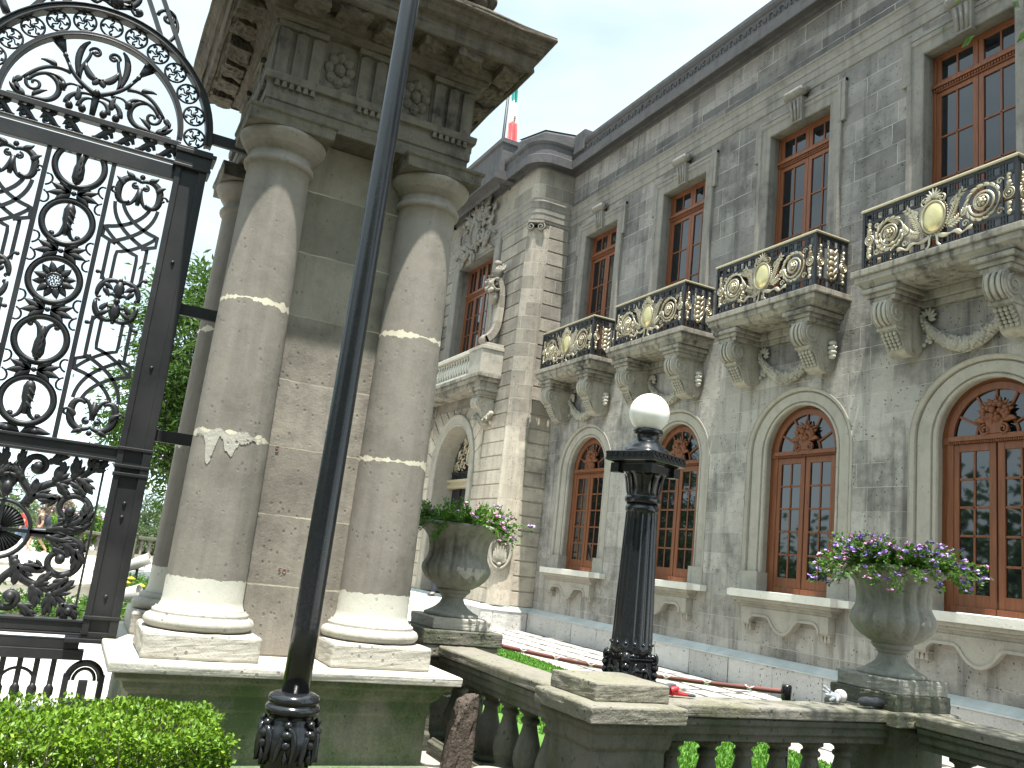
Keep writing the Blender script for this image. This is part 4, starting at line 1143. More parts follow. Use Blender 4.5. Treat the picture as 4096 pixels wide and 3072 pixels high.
# scrolled band below the arch and acanthus tympanum
q = MB()
for s in (-1, 1):
    for i in range(4):
        u = s * (.09 + i * .155); z = 4.50
        q.sweep(bez((u - s * .06, z - .05), (u, z - .06), (u + s * .02, z + .04), (u + s * .09, z + .045), 9), lambda t: .011 + .014 * math.sin(PI * t), .014, P)
        q.sweep(spiral(u + s * .04, z - .022, .036, .008, 0, s * 6.5, 14), .010, .012, P); q.ball(P(u + s * .04, z - .022, 0), .016)
        q.sweep(curl(u - s * .02, z + .05, (0 if s > 0 else PI), .09, -s * 1.1), leafw(.022), .012, P)
        q.sweep(curl(u + s * .05, z + .04, (0 if s > 0 else PI) - s * 1.2, .07, s * .5), leafw(.018), .012, P)
q.build('scroll_band', m_iron, gate)
q = MB()
q.ball(P(0, 4.80, .02), .028)
for s in (-1, 1):
    M2 = (lambda s: lambda pts: [(s * x, z) for x, z in pts])(s)
    q.sweep(M2(bez((0, 4.79), (.09, 4.83), (.18, 4.88), (.23, 4.98), 12)), lambda t: .022 - .008 * t, .02, P)          # stalk to the flower
    q.sweep(M2([(.23, 4.98), (.26, 5.03), (.275, 5.06)]), .015, .016, P); q.ball(P(s * .262, 5.035, 0), .02)
    q.sweep(M2([(.275, 5.06), (.30, 5.10), (.325, 5.14)]), lambda t: .018 + .03 * t, .02, P)
    for a in (-.5, 0, .5): q.sweep(M2(curl(.315, 5.12, .95 + a, .075, a)), leafw(.016), .012, P)
    q.sweep(M2(bez((.14, 4.87), (.16, 5.0), (.09, 5.06), (.10, 5.13), 10)) , lambda t: .018 - .006 * t, .014, P)
    q.sweep(M2(spiral(.065, 5.13, .045, .01, 0, 6.5, 16)), .013, .016, P); q.ball(P(s * .065, 5.13, 0), .018)
    q.sweep(M2(bez((.13, 4.86), (.20, 5.02), (.18, 5.16), (.12, 5.205), 10)), lambda t: .010 + .016 * math.sin(PI * t), .014, P)
    q.sweep(M2(bez((.01, 4.92), (.05, 4.90), (.10, 4.95), (.12, 5.02), 8)), lambda t: .012 + .018 * math.sin(PI * t), .015, P)
    q.sweep(M2(bez((.20, 4.91), (.33, 4.95), (.42, 4.88), (.50, 4.76), 12)), lambda t: .020 - .006 * t, .014, P)         # outer scroll
    q.sweep(M2(bez((.22, 4.78), (.25, 4.90), (.42, 4.86), (.46, 4.76), 12) + spiral(.42, 4.74, .06, .012, .3, -6.5, 22)), lambda t: .017 - .006 * t, .016, P)
    q.sweep(M2(bez((.10, 4.81), (.20, 4.86), (.24, 4.78), (.22, 4.75), 8)), .012, .014, P); q.ball(P(s * .235, 4.785, 0), .042, .03, .034)
    q.sweep(M2(spiral(.36, 4.73, .115, .10, 1.6, 4.7, 14) + [(.40, 4.625), (.50, 4.615), (.58, 4.61)]), lambda t: .016 + .006 * math.sin(PI * t), .014, P)
    for (x, z, a, L, b, w_) in ((.46, 4.63, .2, .14, .6, .03), (.50, 4.64, .8, .12, .5, .024), (.42, 4.64, 2.2, .12, .6, .02), (.50, 4.76, -.5, .09, -1, .024), (.13, 4.70, 2.0, .12, -1, .024), (.30, 4.93, .5, .12, -.8, .022), (.04, 4.86, 1.9, .1, .9, .024)):
        q.sweep(M2(curl(x, z, a, L, b)), leafw(w_), .012, P, n0=.006)
    q.sweep(M2(bez((.02, 4.78), (.10, 4.80), (.20, 4.74), (.19, 4.66), 10)), lambda t: .012 + .012 * t, .015, P); q.ball(P(s * .165, 4.645, 0), .05, .03, .034)
    q.sweep(M2(bez((.01, 4.75), (.06, 4.76), (.11, 4.72), (.105, 4.66), 10)), lambda t: .010 + .012 * t, .015, P); q.ball(P(s * .075, 4.65, 0), .042, .03, .034)
q.sweep([(0, 4.79), (0, 4.70), (0, 4.62)], lambda t: .03 - .008 * t, .02, P)
q.build('tympanum_scroll', m_iron, gate)

# lower acanthus panel
q = MB(); mz = 1.45
q.sweep(circ(0, mz, .20, 44), .016, .022, P, closed=True)
bar(q, (-.19, mz), (.19, mz), .013, .018); bar(q, (0, mz - .19), (0, mz + .19), .012, .018)
for k in range(40):
    a = 2 * PI * k / 40
    if abs(math.sin(a)) > .2 and abs(math.cos(a)) > .12: q.sweep([(.02 * math.cos(a), mz + .02 * math.sin(a)), (.10 * math.cos(a), mz + .10 * math.sin(a)), (.165 * math.cos(a), mz + .165 * math.sin(a))], lambda t: .003 + .010 * t, .010, P, seg=4)
q.ball(P(0, mz, .02), .03)
q.build('sunburst_medallion', m_iron, gate)
for s in (-1, 1):
    for d in (-1, 1):
        q = MB()
        T = (lambda s, d: lambda pts: [(s * x, mz + d * y) for x, y in pts])(s, d)
        def lf(x, y, a, L, b, w_, n_=.008):
            L *= 1.15; q.sweep(T(curl(x, y, a, L, b, 12)), leafp(w_ * 1.35), .018, P, n0=n_)
            for e in (-1, 1):
                q.sweep(T(curl(x + .5 * L * math.cos(a + b * .25), y + .5 * L * math.sin(a + b * .25), a + e * .6 + b * .5, L * .42, -e * .5, 7)), leafp(w_ * .6), .012, P, n0=n_ + .004)
                q.sweep(T(curl(x + .18 * L * math.cos(a), y + .18 * L * math.sin(a), a + e * .75 + b * .3, L * .55, -e * .5, 7)), leafp(w_ * .8), .013, P, n0=n_ + .004)
        # big upper scroll near the post
        q.sweep(T(bez((.20, .0), (.34, .02), (.50, -.02), (.56, .10), 14) + spiral(.43, .18, .135, .04, -.6, 5.6, 34)), lambda t: .030 - .010 * t, .022, P)
        q.ball(P(s * .425, mz + d * .17, .01), .042, .036, .04)
        for (x, y, a, L, b, w_) in ((.30, .02, .35, .17, -.5, .028), (.40, .06, .2, .16, .9, .03), (.52, .09, 1.2, .14, .9, .028), (.50, .29, 2.2, .13, .6, .026), (.34, .27, -2.4, .13, -.9, .026), (.36, .10, .1, .12, .7, .02)): lf(x, y, a, L, b, w_)
        # tall scroll beside the medallion
        q.sweep(T(bez((.13, .17), (.15, .28), (.22, .34), (.30, .36), 10) + bez((.30, .36), (.42, .38), (.48, .44), (.55, .53), 10)[1:]), lambda t: .032 - .008 * t, .022, P)
        q.sweep(T(bez((.16, .26), (.08, .34), (.02, .40), (.10, .50), 12) + spiral(.16, .46, .075, .02, 2.4, -3.4, 20)), lambda t: .028 - .009 * t, .022, P)
        q.ball(P(s * .165, mz + d * .455, .01), .045, .038, .042)
        for (x, y, a, L, b, w_) in ((.14, .20, 1.0, .16, .8, .034), (.17, .25, .2, .15, -.6, .03), (.28, .36, .9, .15, .8, .032), (.30, .36, -.5, .12, -.7, .026), (.40, .40, 1.2, .15, .9, .03), (.42, .41, -.3, .15, -.8, .028), (.50, .48, .3, .13, .9, .03), (.50, .47, 1.5, .12, -.5, .026), (.09, .36, 2.6, .12, -.8, .026), (.04, .45, 1.2, .11, .6, .022), (.22, .50, .2, .14, 1, .026)): lf(x, y, a, L, b, w_)
        q.ball(P(s * .545, mz + d * .525, .01), .032)
        q.ball(P(0, mz + d * .28, .01), .03, .04, .06) if s > 0 else None
        if s > 0:
            for e in (-.6, 0, .6): q.sweep([(0, mz + d * .23), (e * .05, mz + d * .34), (e * .11, mz + d * .46)], leafw(.03), .016, P)
        q.build('acanthus_scroll', m_iron, gate)

# fence below the gate
q = MB()
bar(q, (-.66, .635), (.70, .635), .035, .05)
bar(q, (-.66, .08), (.70, .08), .02, .02)
q.build('bottom_rail', m_iron, gate, bevel=.004)
for i in range(13):
    u = -.63 + i * .105
    if u > .60: break
    q = MB(); bar(q, (u, .05), (u, .61), .018, .018)
    q.sweep([(u, .33), (u, .36), (u, .40), (u, .43)], lambda t: .014 + .02 * math.sin(PI * t), .022, P)
    q.build('fence_bar', m_iron, gate)
q = MB()
for i in range(5):
    u = -.525 + i * .21
    q.sweep([(u + .105 * math.cos(PI * k / 12), .44 + .09 * math.sin(PI * k / 12)) for k in range(13)], .011, .014, P)
q.sweep([(.735 + .11 * math.cos(PI * k / 14), .46 + .12 * math.sin(PI * k / 14)) for k in range(15)], .024, .04, P)
q.sweep([(.735 + .07 * math.cos(PI * k / 14), .46 + .08 * math.sin(PI * k / 14)) for k in range(15)], .012, .02, P)
for e in (-1, 1): bar(q, (.735 + e * .115, .05), (.735 + e * .115, .50), .02, .035)
bar(q, (.735, .05), (.735, .46), .03, .03); bar(q, (.62, .30), (.90, .30), .03, .04)
q.build('fence_arch', m_iron, gate)
# brackets to the pier
for z in (4.715, 3.26, 2.255):
    q = MB(); q.box(GX - .02, GX + .02, GY + .88, PY_ - .56, z - .045, z + .045); q.build('bracket', m_iron, gate, bevel=.003)
# cresting over the arch
q = MB()
for s in (-1, 1):
    for (a, b) in (((.37, 5.42), (.05, 6.05)), ((.555, 5.32), (.09, 6.2))): q.sweep([(s * a[0], a[1]), (s * b[0], b[1])], .016, .018, P, square=True)
    q.sweep(bez((s * .04, 5.72), (s * .14, 5.78), (s * .06, 5.60), (s * .14, 5.55), 10) + spiral(s * .16, 5.585, .035, .01, -PI / 2, -PI / 2 + s * 5, 10), .013, .016, P); q.ball(P(s * .165, 5.585, 0), .03)
    q.sweep(bez((s * .02, 5.56), (s * .12, 5.60), (s * .2, 5.70), (s * .10, 5.80), 10), lambda t: .012 + .016 * math.sin(PI * t), .016, P)
    q.sweep(spiral(s * .38, 5.62, .08, .015, PI, PI - s * 7, 18), .016, .016, P); q.sweep(bez((s * .40, 5.40), (s * .5, 5.5), (s * .48, 5.64), (s * .36, 5.70), 10), .015, .016, P)
    for a in (.4, 1.0, 1.6): q.sweep([(0, 5.60)] + [(s * .05 * k * math.sin(a), 5.60 + .05 * k * math.cos(a)) for k in (1, 2, 3)], leafw(.03), .016, P)
q.ball(P(0, 5.60, .02), .05)
q.sweep([(0, 5.5), (0, 6.3)], .02, .03, P)
q.build('cresting', m_iron, gate)
q = MB()                                                  # leaf ornament above the far shoulder of the arch
for k in range(7): q.sweep(curl(-.80, 5.45 + .04 * k, PI * .35 + k * .25, .20, -.8), leafw(.035), .02, P)
q.sweep(bez((-.70, 5.22), (-.80, 5.4), (-.9, 5.5), (-.76, 5.75), 10), .03, .025, P)
q.build('leaf_finial', m_iron, gate)
# ------------------------------------------------------------------ ground and paving (structure)
def flag(name, c1, c2, bw, rh, mort, msz, rot=False, stain=(.3, .28, .25)):
    M = NT(name, Roughness=.85); p = M.pos(); X = M.xyz(p)
    wv = M.math('MULTIPLY', M.math('SUBTRACT', M.noise(p, 3.2, 4, .6), .5), .30)
    vec = M.n('CombineXYZ', {0: M.math('ADD', X['X'], wv), 1: M.math('ADD', X['Y'], wv)})
    br = M.n('TexBrick', {'Vector': vec, 'Color1': g3(0), 'Color2': g3(1), 'Mortar': g3(.5), 'Scale': 1.0, 'Mortar Size': msz, 'Mortar Smooth': .1, 'Bias': 0, 'Brick Width': bw, 'Row Height': rh}, offset=.37, squash=1.6, squash_frequency=2)
    n = M.noise(p, 6, 6, .65)
    t = M.math('ADD', M.math('MULTIPLY', br.outputs['Color'], .55), M.math('MULTIPLY', n, .45))
    c = M.mix(M.ramp(t, [(.2, 0), (.8, 1)]), c1, c2)
    c = M.mix(M.math('MULTIPLY', M.ramp(M.noise(p, .8, 4), [(.5, 0), (.7, 1)]), .4), c, stain)
    c = M.mix(br.outputs['Fac'], c, mort)
    M.set(M.b, 'Base_Color', c)
    M.set(M.b, 'Normal', M.bump(M.math('SUBTRACT', M.math('MULTIPLY', n, .5), br.outputs['Fac']), .5, .02))
    return M.m
m_ground = flag('pale_plaza_paving', (.46, .44, .40), (.58, .56, .51), .9, .6, (.30, .28, .25), .012)
m_path = flag('pale_flagstones', (.27, .252, .225), (.42, .405, .37), 1.1, .55, (.05, .045, .036), .05, stain=(.36, .32, .28))
m_edge = flag('pink_kerb_tiles', (.36, .29, .26), (.46, .38, .34), .5, .5, (.22, .2, .18), .012)
def sheet(name, x0, x1, y0, y1, z, m, poly=None):
    b = MB(); pts = poly or [(x0, y0), (x1, y0), (x1, y1), (x0, y1)]
    b.add([(x, y, z) for x, y in pts], [tuple(range(len(pts)))], False)
    return tag(b.build(name, m, recalc=False), kind='structure')
sheet('ground', -900, 500, -700, 700, 0, m_ground)
sheet('path', -19.5, 6, 2.6, 10.55, .004, m_path)
sheet('kerb_strip', 0, 0, 0, 0, .010, m_edge, [(-17.0, 7.95), (-5.0, 6.95), (-5.0, 7.25), (-17.0, 8.4)])
Mg = NT('lawn_soil', Roughness=.9); pg = Mg.pos()
Mg.set(Mg.b, 'Base_Color', Mg.mix(Mg.noise(pg, 30, 4), (.045, .12, .012), (.09, .21, .025)))
LAWN = [(-16.6, 4.55), (-5.6, 4.0), (-5.0, 4.35), (-5.0, 6.95), (-16.6, 7.92)]
sheet('lawn', 0, 0, 0, 0, .016, Mg.m, LAWN)
m_grass = leafmat('grass_blades', (.05, .14, .010), (.085, .20, .02), (.15, .26, .04), .2)
b = MB(); rnd = random.Random(21)
for i in range(42000):
    x = -5.0 - 11.6 * rnd.random() ** 1.35
    y0 = 4.35 + (4.55 - 4.2) * (-x - 5) / 11.6; y1 = 6.95 + .97 * (-x - 5) / 11.6
    y = rnd.uniform(y0, y1); h = rnd.uniform(.02, .045); a = rnd.uniform(0, PI); wd_ = .006 + .0006 * -x
    dx, dy = wd_ * math.cos(a), wd_ * math.sin(a); lx, ly = rnd.uniform(-.02, .02), rnd.uniform(-.02, .02)
    b.add([(x - dx, y - dy, .016), (x + dx, y + dy, .016), (x + lx, y + ly, .016 + h)], [(0, 1, 2)], False)
tag(b.build('grass', m_grass, recalc=False), 'short bright green grass on the lawn behind the stone balustrade', 'grass', kind='stuff')

Mbounce = NT('bounce_cut_earth', Roughness=.95); ps_ = Mbounce.pos(); ns_ = Mbounce.noise(ps_, 9, 6, .65)
Mbounce.set(Mbounce.b, 'Base_Color', Mbounce.mix(Mbounce.ramp(ns_, [(.35, 0), (.65, 1)]), (.05, .042, .026), (.085, .095, .038)))
Mbounce.set(Mbounce.b, 'Normal', Mbounce.bump(ns_, .8, .03))
sheet('bounce_cut_ground', 0, 0, 0, 0, .008, Mbounce.m, [(-5.75, -9), (14, -9), (14, 5.45), (-4.3, 5.45), (-4.3, 2.75), (-5.75, 2.45)])  # mostly unseen dark ground, added to cut the light bouncing up

# ------------------------------------------------------------------ stone balustrade in three runs
BPROF = [(.085, .0), (.085, .03), (.068, .04), (.07, .055), (.088, .10), (.100, .15), (.098, .20), (.080, .27), (.060, .34), (.051, .38), (.051, .39), (.066, .40), (.069, .415), (.064, .427), (.051, .435), (.055, .452), (.074, .464), (.086, .468), (.086, .505)]
def balustrade(label, x0, x1, y0, y1, ts, along):
    t = thing('stone_balustrade', ((x0 + x1) / 2, (y0 + y1) / 2, 0), label, 'balustrade', 'weathered stone balustrades zigzagging round the lawn')
    cx, cy = (x0 + x1) / 2, (y0 + y1) / 2; hx, hy = (x1 - x0) / 2, (y1 - y0) / 2
    def prof(lst): 
        q = MB(); vs = []
        for o, z in lst:
            ox, oy = (0, o) if along == 'x' else (o, 0)
            vs.append((hx + ox, hy + oy, z))
        v2 = []
        for a, b_, z in vs: v2 += [(cx - a, cy - b_, z), (cx + a, cy - b_, z), (cx + a, cy + b_, z), (cx - a, cy + b_, z)]
        n = len(vs)
        q.add(v2, [(i * 4 + k, i * 4 + (k + 1) % 4, (i + 1) * 4 + (k + 1) % 4, (i + 1) * 4 + k) for i in range(n - 1) for k in range(4)] + [(3, 2, 1, 0), tuple((n - 1) * 4 + k for k in range(4))], False)
        return q
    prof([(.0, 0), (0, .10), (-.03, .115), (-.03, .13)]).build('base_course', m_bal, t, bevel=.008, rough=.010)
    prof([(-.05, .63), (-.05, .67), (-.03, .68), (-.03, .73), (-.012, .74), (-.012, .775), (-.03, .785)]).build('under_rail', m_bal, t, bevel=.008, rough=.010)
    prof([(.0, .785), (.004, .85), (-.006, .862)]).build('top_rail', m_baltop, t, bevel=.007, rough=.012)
    first = None
    for v in ts:
        if first is None:
            q = MB(); p = (v, cy) if along == 'x' else (cx, v)
            q.lathe(BPROF, (p[0], p[1], .13), 18); first = q.build('baluster', m_bal, t); v0 = v
        else:
            k = first.copy(); COL.objects.link(k); k.parent = t
            if along == 'x': k.location.x += v - v0
            else: k.location.y += v - v0
    return t
balustrade('shaded mossy stone balustrade running from the pink flowered urn to the corner block', -7.0, -5.05, 2.95, 3.29, [-5.28 - .318 * k for k in range(6)], 'x')
balustrade('stone balustrade with a red glove and grey gloves on its top rail', -4.88, -4.55, 3.45, 5.5, [3.66 + .303 * k for k in range(6)], 'y')
balustrade('dark stone balustrade at the right edge beyond the purple flowered urn', -4.45, 1.2, 5.6, 5.93, [-4.20 + .303 * k for k in range(18)], 'x')
def corner(label, cx, cy, hw, extra, name='balustrade_pier'):
    t = thing(name, (cx, cy, 0), label, 'balustrade pier')
    q = MB(); q.square([(hw + .04, 0), (hw + .04, .13), (hw, .15), (hw, .60), (hw + .02, .62), (hw + .03, .70), (hw + .055, .73), (hw + .055, .765)], (cx, cy, 0))
    q.build('shaft', m_bal, t, bevel=.008, rough=.010)
    q = MB(); q.square([(hw + .085, .765), (hw + .09, .855), (hw + .08, .866)], (cx, cy, 0)); q.build('cap_slab', m_baltop, t, bevel=.007, rough=.012)
    for nm, h2, z0, z1, m, dx, dy in extra:
        q = MB(); q.box(cx + dx - h2, cx + dx + h2, cy + dy - h2, cy + dy + h2, z0, z1); q.build(nm, m, t, bevel=.010, rough=.016)
    return t
corner('square balustrade pier topped by a worn stone block in the lower middle', -4.70, 3.16, .255, [('top_block', .27, .866, .972, m_baltop, -.06, .03)])
corner('dark balustrade pier carrying the urn of pink flowers', -7.36, 3.18, .25, [('urn_step', .37, .866, .985, m_bal, -.02, 0), ('urn_slab', .275, .985, 1.085, m_colbase, 0, 0)])
corner('dark balustrade pier carrying the urn of purple flowers', -4.80, 5.77, .25, [('urn_step', .30, .862, .98, m_bal, -.02, .0), ('urn_slab', .275, .98, 1.085, m_urn, -.0, 0)])

# ------------------------------------------------------------------ urns and their flowers
UPROF = [(.245, 0), (.245, .025), (.20, .045), (.15, .075), (.115, .11), (.10, .145), (.10, .165), (.115, .175), (.118, .19), (.135, .20), (.15, .215), (.155, .23), (.145, .24), (.17, .25), (.22, .28), (.265, .32), (.295, .365), (.308, .40), (.305, .435), (.285, .475), (.268, .51), (.262, .56), (.266, .62), (.28, .68), (.318, .725), (.365, .762), (.402, .782), (.41, .80), (.392, .815), (.32, .80), (.29, .75)]
def urn(label, cx, cy, z0):
    t = thing('stone_urn', (cx, cy, z0), label, 'urn', 'fluted stone flower urns on the balustrade')
    q = MB()
    def rf(r, z, a):
        if .26 < z < .80:
            k = min(1, (z - .26) / .08) * (1 if z < .72 else max(.5, (.82 - z) / .1))
            return r * (1 + .030 * k * (abs(math.cos(a * 8)) ** .6 * 2 - 1.2))
        return r
    n = []
    for (r0, z0_), (r1, z1) in zip(UPROF, UPROF[1:]): n += [(r0, z0_), ((r0 + r1) / 2, (z0_ + z1) / 2)]
    n.append(UPROF[-1])
    q.lathe([x for x in n if x[1] >= .24 or False][0:] if False else n, (cx, cy, z0), 128, rfun=rf)
    q.build('bowl', m_urn, t)
    q = MB(); q.lathe([(.272, .76), (.05, .775)], (cx, cy, z0), 24); q.build('soil', paint('potting_soil', (.03, .022, .015), .95, 0, .4, .4, 40), t)
    return t
u_ = urn('fluted stone urn with an exposed cement patch, in front of the palace corner', -7.36, 3.18, 1.085)
q = MB(); rnd = random.Random(12); n = 26; top, bot = [], []
for k in range(n + 1):
    a = math.atan2(-3.18, 7.36) + .02 + .95 * k / n
    top.append((a, 1.085 + .44 + rnd.uniform(-.008, .004) - (.03 if k in (6, 7, 13, 14, 20) else 0))); bot.append((a, 1.085 + .355 + .02 * math.sin(k * .6) + (.03 if k < 2 or k > 23 else 0)))
vs = [(-7.36 + r * math.cos(a), 3.18 + r * math.sin(a), z) for row, r in ((top, .312), ([((a1), (z1 + z2) / 2) for (a1, z1), (a2, z2) in zip(top, bot)], .320), (bot, .306)) for a, z in row]
q.add(vs, [(r * (n + 1) + k, r * (n + 1) + k + 1, (r + 1) * (n + 1) + k + 1, (r + 1) * (n + 1) + k) for r in range(2) for k in range(n)], True)
q.build('cement_patch', m_colbase, u_)
urn('dark green stained stone urn on the right, beside the grey work gloves', -4.80, 5.77, 1.085)
m_lant = leafmat('lantana_leaves', (.045, .12, .015), (.10, .21, .03), (.17, .27, .05))
m_stem = paint('green_stems', (.07, .10, .03), .6, 0, .3, 0)
def flowers(label, cx, cy, z0, spread, seed, cols, trails, dens, bl=.8, bias=None):
    rnd = random.Random(seed)
    t = thing('flowering_plant', (cx, cy, z0), label, 'flowers')
    lf, stm, fl = MB(), MB(), MB()
    def leaf(p, d, L):
        d = d.normalized(); sd = d.cross(Vector((rnd.uniform(-1, 1), rnd.uniform(-1, 1), 1))).normalized() * L * .36; u = d.cross(sd).normalized() * L * .10
        lf.add([p, p + d * L * .45 + sd + u, p + d * L - u, p + d * L * .45 - sd + u], [(0, 1, 2), (0, 2, 3)], False)
    def cluster(p, c):
        fl.mat = c
        for k in range(rnd.randint(9, 14)):
            q = p + Vector((rnd.gauss(0, .014), rnd.gauss(0, .014), rnd.gauss(0, .007)))
            n = Vector((rnd.gauss(0, .5), rnd.gauss(0, .5), 1)).normalized(); a = n.orthogonal().normalized() * .0115; b_ = n.cross(a)
            vs = [q + a * math.cos(2 * PI * j / 5) + b_ * math.sin(2 * PI * j / 5) for j in range(5)]
            fl.add(vs, [(0, 1, 2, 3, 4)], False)
    for i in range(dens):
        a = rnd.uniform(0, 2 * PI); tr = rnd.random() < trails
        r0 = rnd.uniform(0, 1) ** .5 * .34; L = rnd.uniform(.14, .26) if not tr else rnd.uniform(.26, .40)
        p = Vector((cx + r0 * math.cos(a), cy + r0 * math.sin(a), z0 + .0))
        el = rnd.uniform(.35, 1.15) if not tr else rnd.uniform(.25, .6); d = Vector((math.cos(a) * math.cos(el), math.sin(a) * math.cos(el), math.sin(el)))
        pts = [p]; n = 9
        for k in range(n):
            d = (d + Vector((rnd.gauss(0, .16), rnd.gauss(0, .16), rnd.gauss(0, .10) - (.13 if tr else .04)))).normalized()
            p = p + d * L / n * spread; pts.append(p)
        stm.tube(pts, .0028, 4, cap=False)
        for k in range(1, n + 1):
            for e in range(4 if k > 2 else 3):
                dd = (d + Vector((rnd.gauss(0, .9), rnd.gauss(0, .9), rnd.gauss(.1, .6))))
                leaf(pts[k] + Vector((rnd.gauss(0, .012), rnd.gauss(0, .012), rnd.gauss(0, .012))), dd, rnd.uniform(.020, .042))
        k_ = bl if bias is None or (math.sin(a - bias) > .2) else bl * .12
        if rnd.random() < k_: cluster(pts[-1] + Vector((0, 0, .016)), rnd.choice(cols))
        if rnd.random() < k_ * .4: cluster(pts[-3] + Vector((rnd.gauss(0, .02), rnd.gauss(0, .02), .035)), rnd.choice(cols))
    lf.build('foliage', m_lant, t, recalc=False); stm.build('stems', m_stem, t, recalc=False)
    fl.build('blossom', FLM, t, recalc=False)
    return t
FLM = [paint('pink_petals', (.62, .30, .50), .6, 0, .15, 0), paint('lilac_petals', (.42, .25, .60), .6, 0, .15, 0), paint('violet_petals', (.20, .11, .42), .6, 0, .15, 0)]
flowers('pink flowering plant trailing from the urn before the palace corner', -7.36, 3.18, 1.885, 1.0, 5, [0, 0, 1], .16, 170, .4, 0.0)
flowers('purple flowering plant spilling widely from the urn at right', -4.80, 5.77, 1.885, 1.0, 9, [0, 1, 1, 2], .24, 280)

# ------------------------------------------------------------------ lamps
LX, LY = -3.97, 1.018
t = thing('lamp_post', (LX, LY, 0), 'slender glossy black lamp post in the foreground, leaning slightly in front of the pier', 'lamp post')
lean = lambda z: (LX - .012 * (z - .9), LY + .0165 * (z - .9))
q = MB()
zs = [.88 + .35 * k for k in range(16)]
q.tube([(*lean(z), z) for z in zs], [.0605 - .0035 * (z - .9) for z in zs], 32)
q.build('shaft', m_pole, t)
q = MB()
q.lathe([(.085, .60), (.10, .62), (.10, .66), (.11, .68), (.122, .72), (.124, .76), (.112, .80), (.098, .835), (.094, .85), (.105, .855), (.118, .868), (.12, .88), (.114, .893), (.098, .897), (.110, .905), (.113, .918), (.106, .934), (.09, .942), (.07, .948)], (LX, LY, 0), 40)
q.lathe([(.22, 0), (.22, .12), (.17, .16), (.14, .3), (.12, .45), (.13, .55), (.10, .60)], (LX, LY, 0), 32)
q.build('cast_base', m_pole, t)
q = MB(); rnd = random.Random(8)
for k in range(7):                                        # cast drapery and fruit round the base
    a = 2 * PI * k / 7 - .3; ca, sa = math.cos(a), math.sin(a); r = .118
    q.ball((LX + r * ca, LY + r * sa, .785), .026, .026, .022); q.ball((LX + (r + .004) * ca, LY + (r + .004) * sa, .745), .021); q.ball((LX + r * ca, LY + r * sa, .825), .018)
    PL = (lambda ca, sa: lambda u, v, n: (LX + (.113 + n) * ca - u * sa, LY + (.113 + n) * sa + u * ca, v))(ca, sa)
    q.sweep(bez((.0, .82), (.035, .80), (.045, .72), (.02, .66), 8), leafw(.016), .014, PL, n0=.006)
    q.sweep(bez((.0, .80), (-.03, .76), (-.03, .70), (-.045, .665), 8), leafw(.014), .014, PL, n0=.006)
    q.sweep([(0, .73), (.004, .69), (0, .655)], leafw(.014), .012, PL, n0=.010)
q.build('cast_ornament', m_pole, t)

GXl, GYl = -5.24, 3.67
t = thing('globe_lamp', (GXl, GYl, 0), 'fluted black cast iron lamp pillar with a white glass globe behind the balustrade', 'lamp')
q = MB()
def flute(r, z, a): return r - (.009 * max(0, math.cos(a * 14)) ** 1.0 if 1.14 < z < 2.06 else 0)
q.lathe([(.148, 1.06), (.148, 1.135), (.146, 1.142), (.1435, 1.2), (.138, 1.4), (.131, 1.6), (.124, 1.8), (.117, 2.0), (.115, 2.055), (.1145, 2.065), (.122, 2.07), (.122, 2.10), (.115, 2.105), (.115, 2.13)], (GXl, GYl, 0), 112, rfun=flute)
for k in range(14):
    a = 2 * PI * (k + .0) / 14; q.ball((GXl + .1455 * math.cos(a), GYl + .1455 * math.sin(a), 1.148), .013, .013, .012)
sh = q.build('fluted_shaft', m_pole, t)
q = MB()
q.lathe([(.125, 2.13), (.132, 2.14), (.132, 2.165), (.120, 2.175), (.116, 2.21), (.116, 2.25), (.121, 2.29), (.135, 2.325), (.155, 2.35)], (GXl, GYl, 0), 36)
rz = Matrix.Rotation(math.radians(20), 3, 'Z')
def rsq(lst, qb=None):
    qb = qb or q; vs = []
    for r, z in lst:
        for i, j in ((-1, -1), (1, -1), (1, 1), (-1, 1)): vs.append(Vector((GXl, GYl, z)) + rz @ Vector((i * r, j * r, 0)))
    n = len(lst); qb.add(vs, [(i * 4 + k, i * 4 + (k + 1) % 4, (i + 1) * 4 + (k + 1) % 4, (i + 1) * 4 + k) for i in range(n - 1) for k in range(4)] + [(3, 2, 1, 0), tuple((n - 1) * 4 + k for k in range(4))], False)
rsq([(.15, 2.345), (.155, 2.40), (.16, 2.405)])
for i in (-1, 1):
    for j in (-1, 1):
        c = Vector((GXl, GYl, 2.37)) + rz @ Vector((i * .145, j * .145, 0)); q.obox(c, rz @ Vector((.035, 0, 0)), rz @ Vector((0, .035, 0)), (0, 0, .035))
        for k in range(3): q.sweep(bez((.116, 2.18), (.110, 2.24), (.122, 2.28), (.150, 2.33), 8), leafw(.016), .03, (lambda a: lambda u, v, n: (GXl + u * math.cos(a) - n * math.sin(a), GYl + u * math.sin(a) + n * math.cos(a), v))(math.atan2(j, i) + math.radians(20) + (k - 1) * .5))
rsq([(.15, 2.405), (.20, 2.42), (.208, 2.425), (.208, 2.485), (.20, 2.492), (.06, 2.495)])
for ax in range(4):                                       # key pattern on the abacus edge
    r4 = Matrix.Rotation(math.radians(20) + ax * PI / 2, 3, 'Z')
    PK = (lambda r4: lambda u, v, n: tuple(Vector((GXl, GYl, v)) + r4 @ Vector((.208 + n, u, 0))))(r4)
    for k in range(8):
        u = -.18 + k * .0515
        q.sweep([(u - .019, 2.44), (u + .019, 2.44), (u + .019, 2.462), (u - .004, 2.462), (u - .004, 2.474), (u + .026, 2.474)], .0045, .005, PK, square=True)
    for z in (2.431, 2.482): q.sweep([(-.208, z), (.208, z)], .004, .006, PK, square=True)
q.build('capital', m_pole, t, bevel=.003)
q = MB()
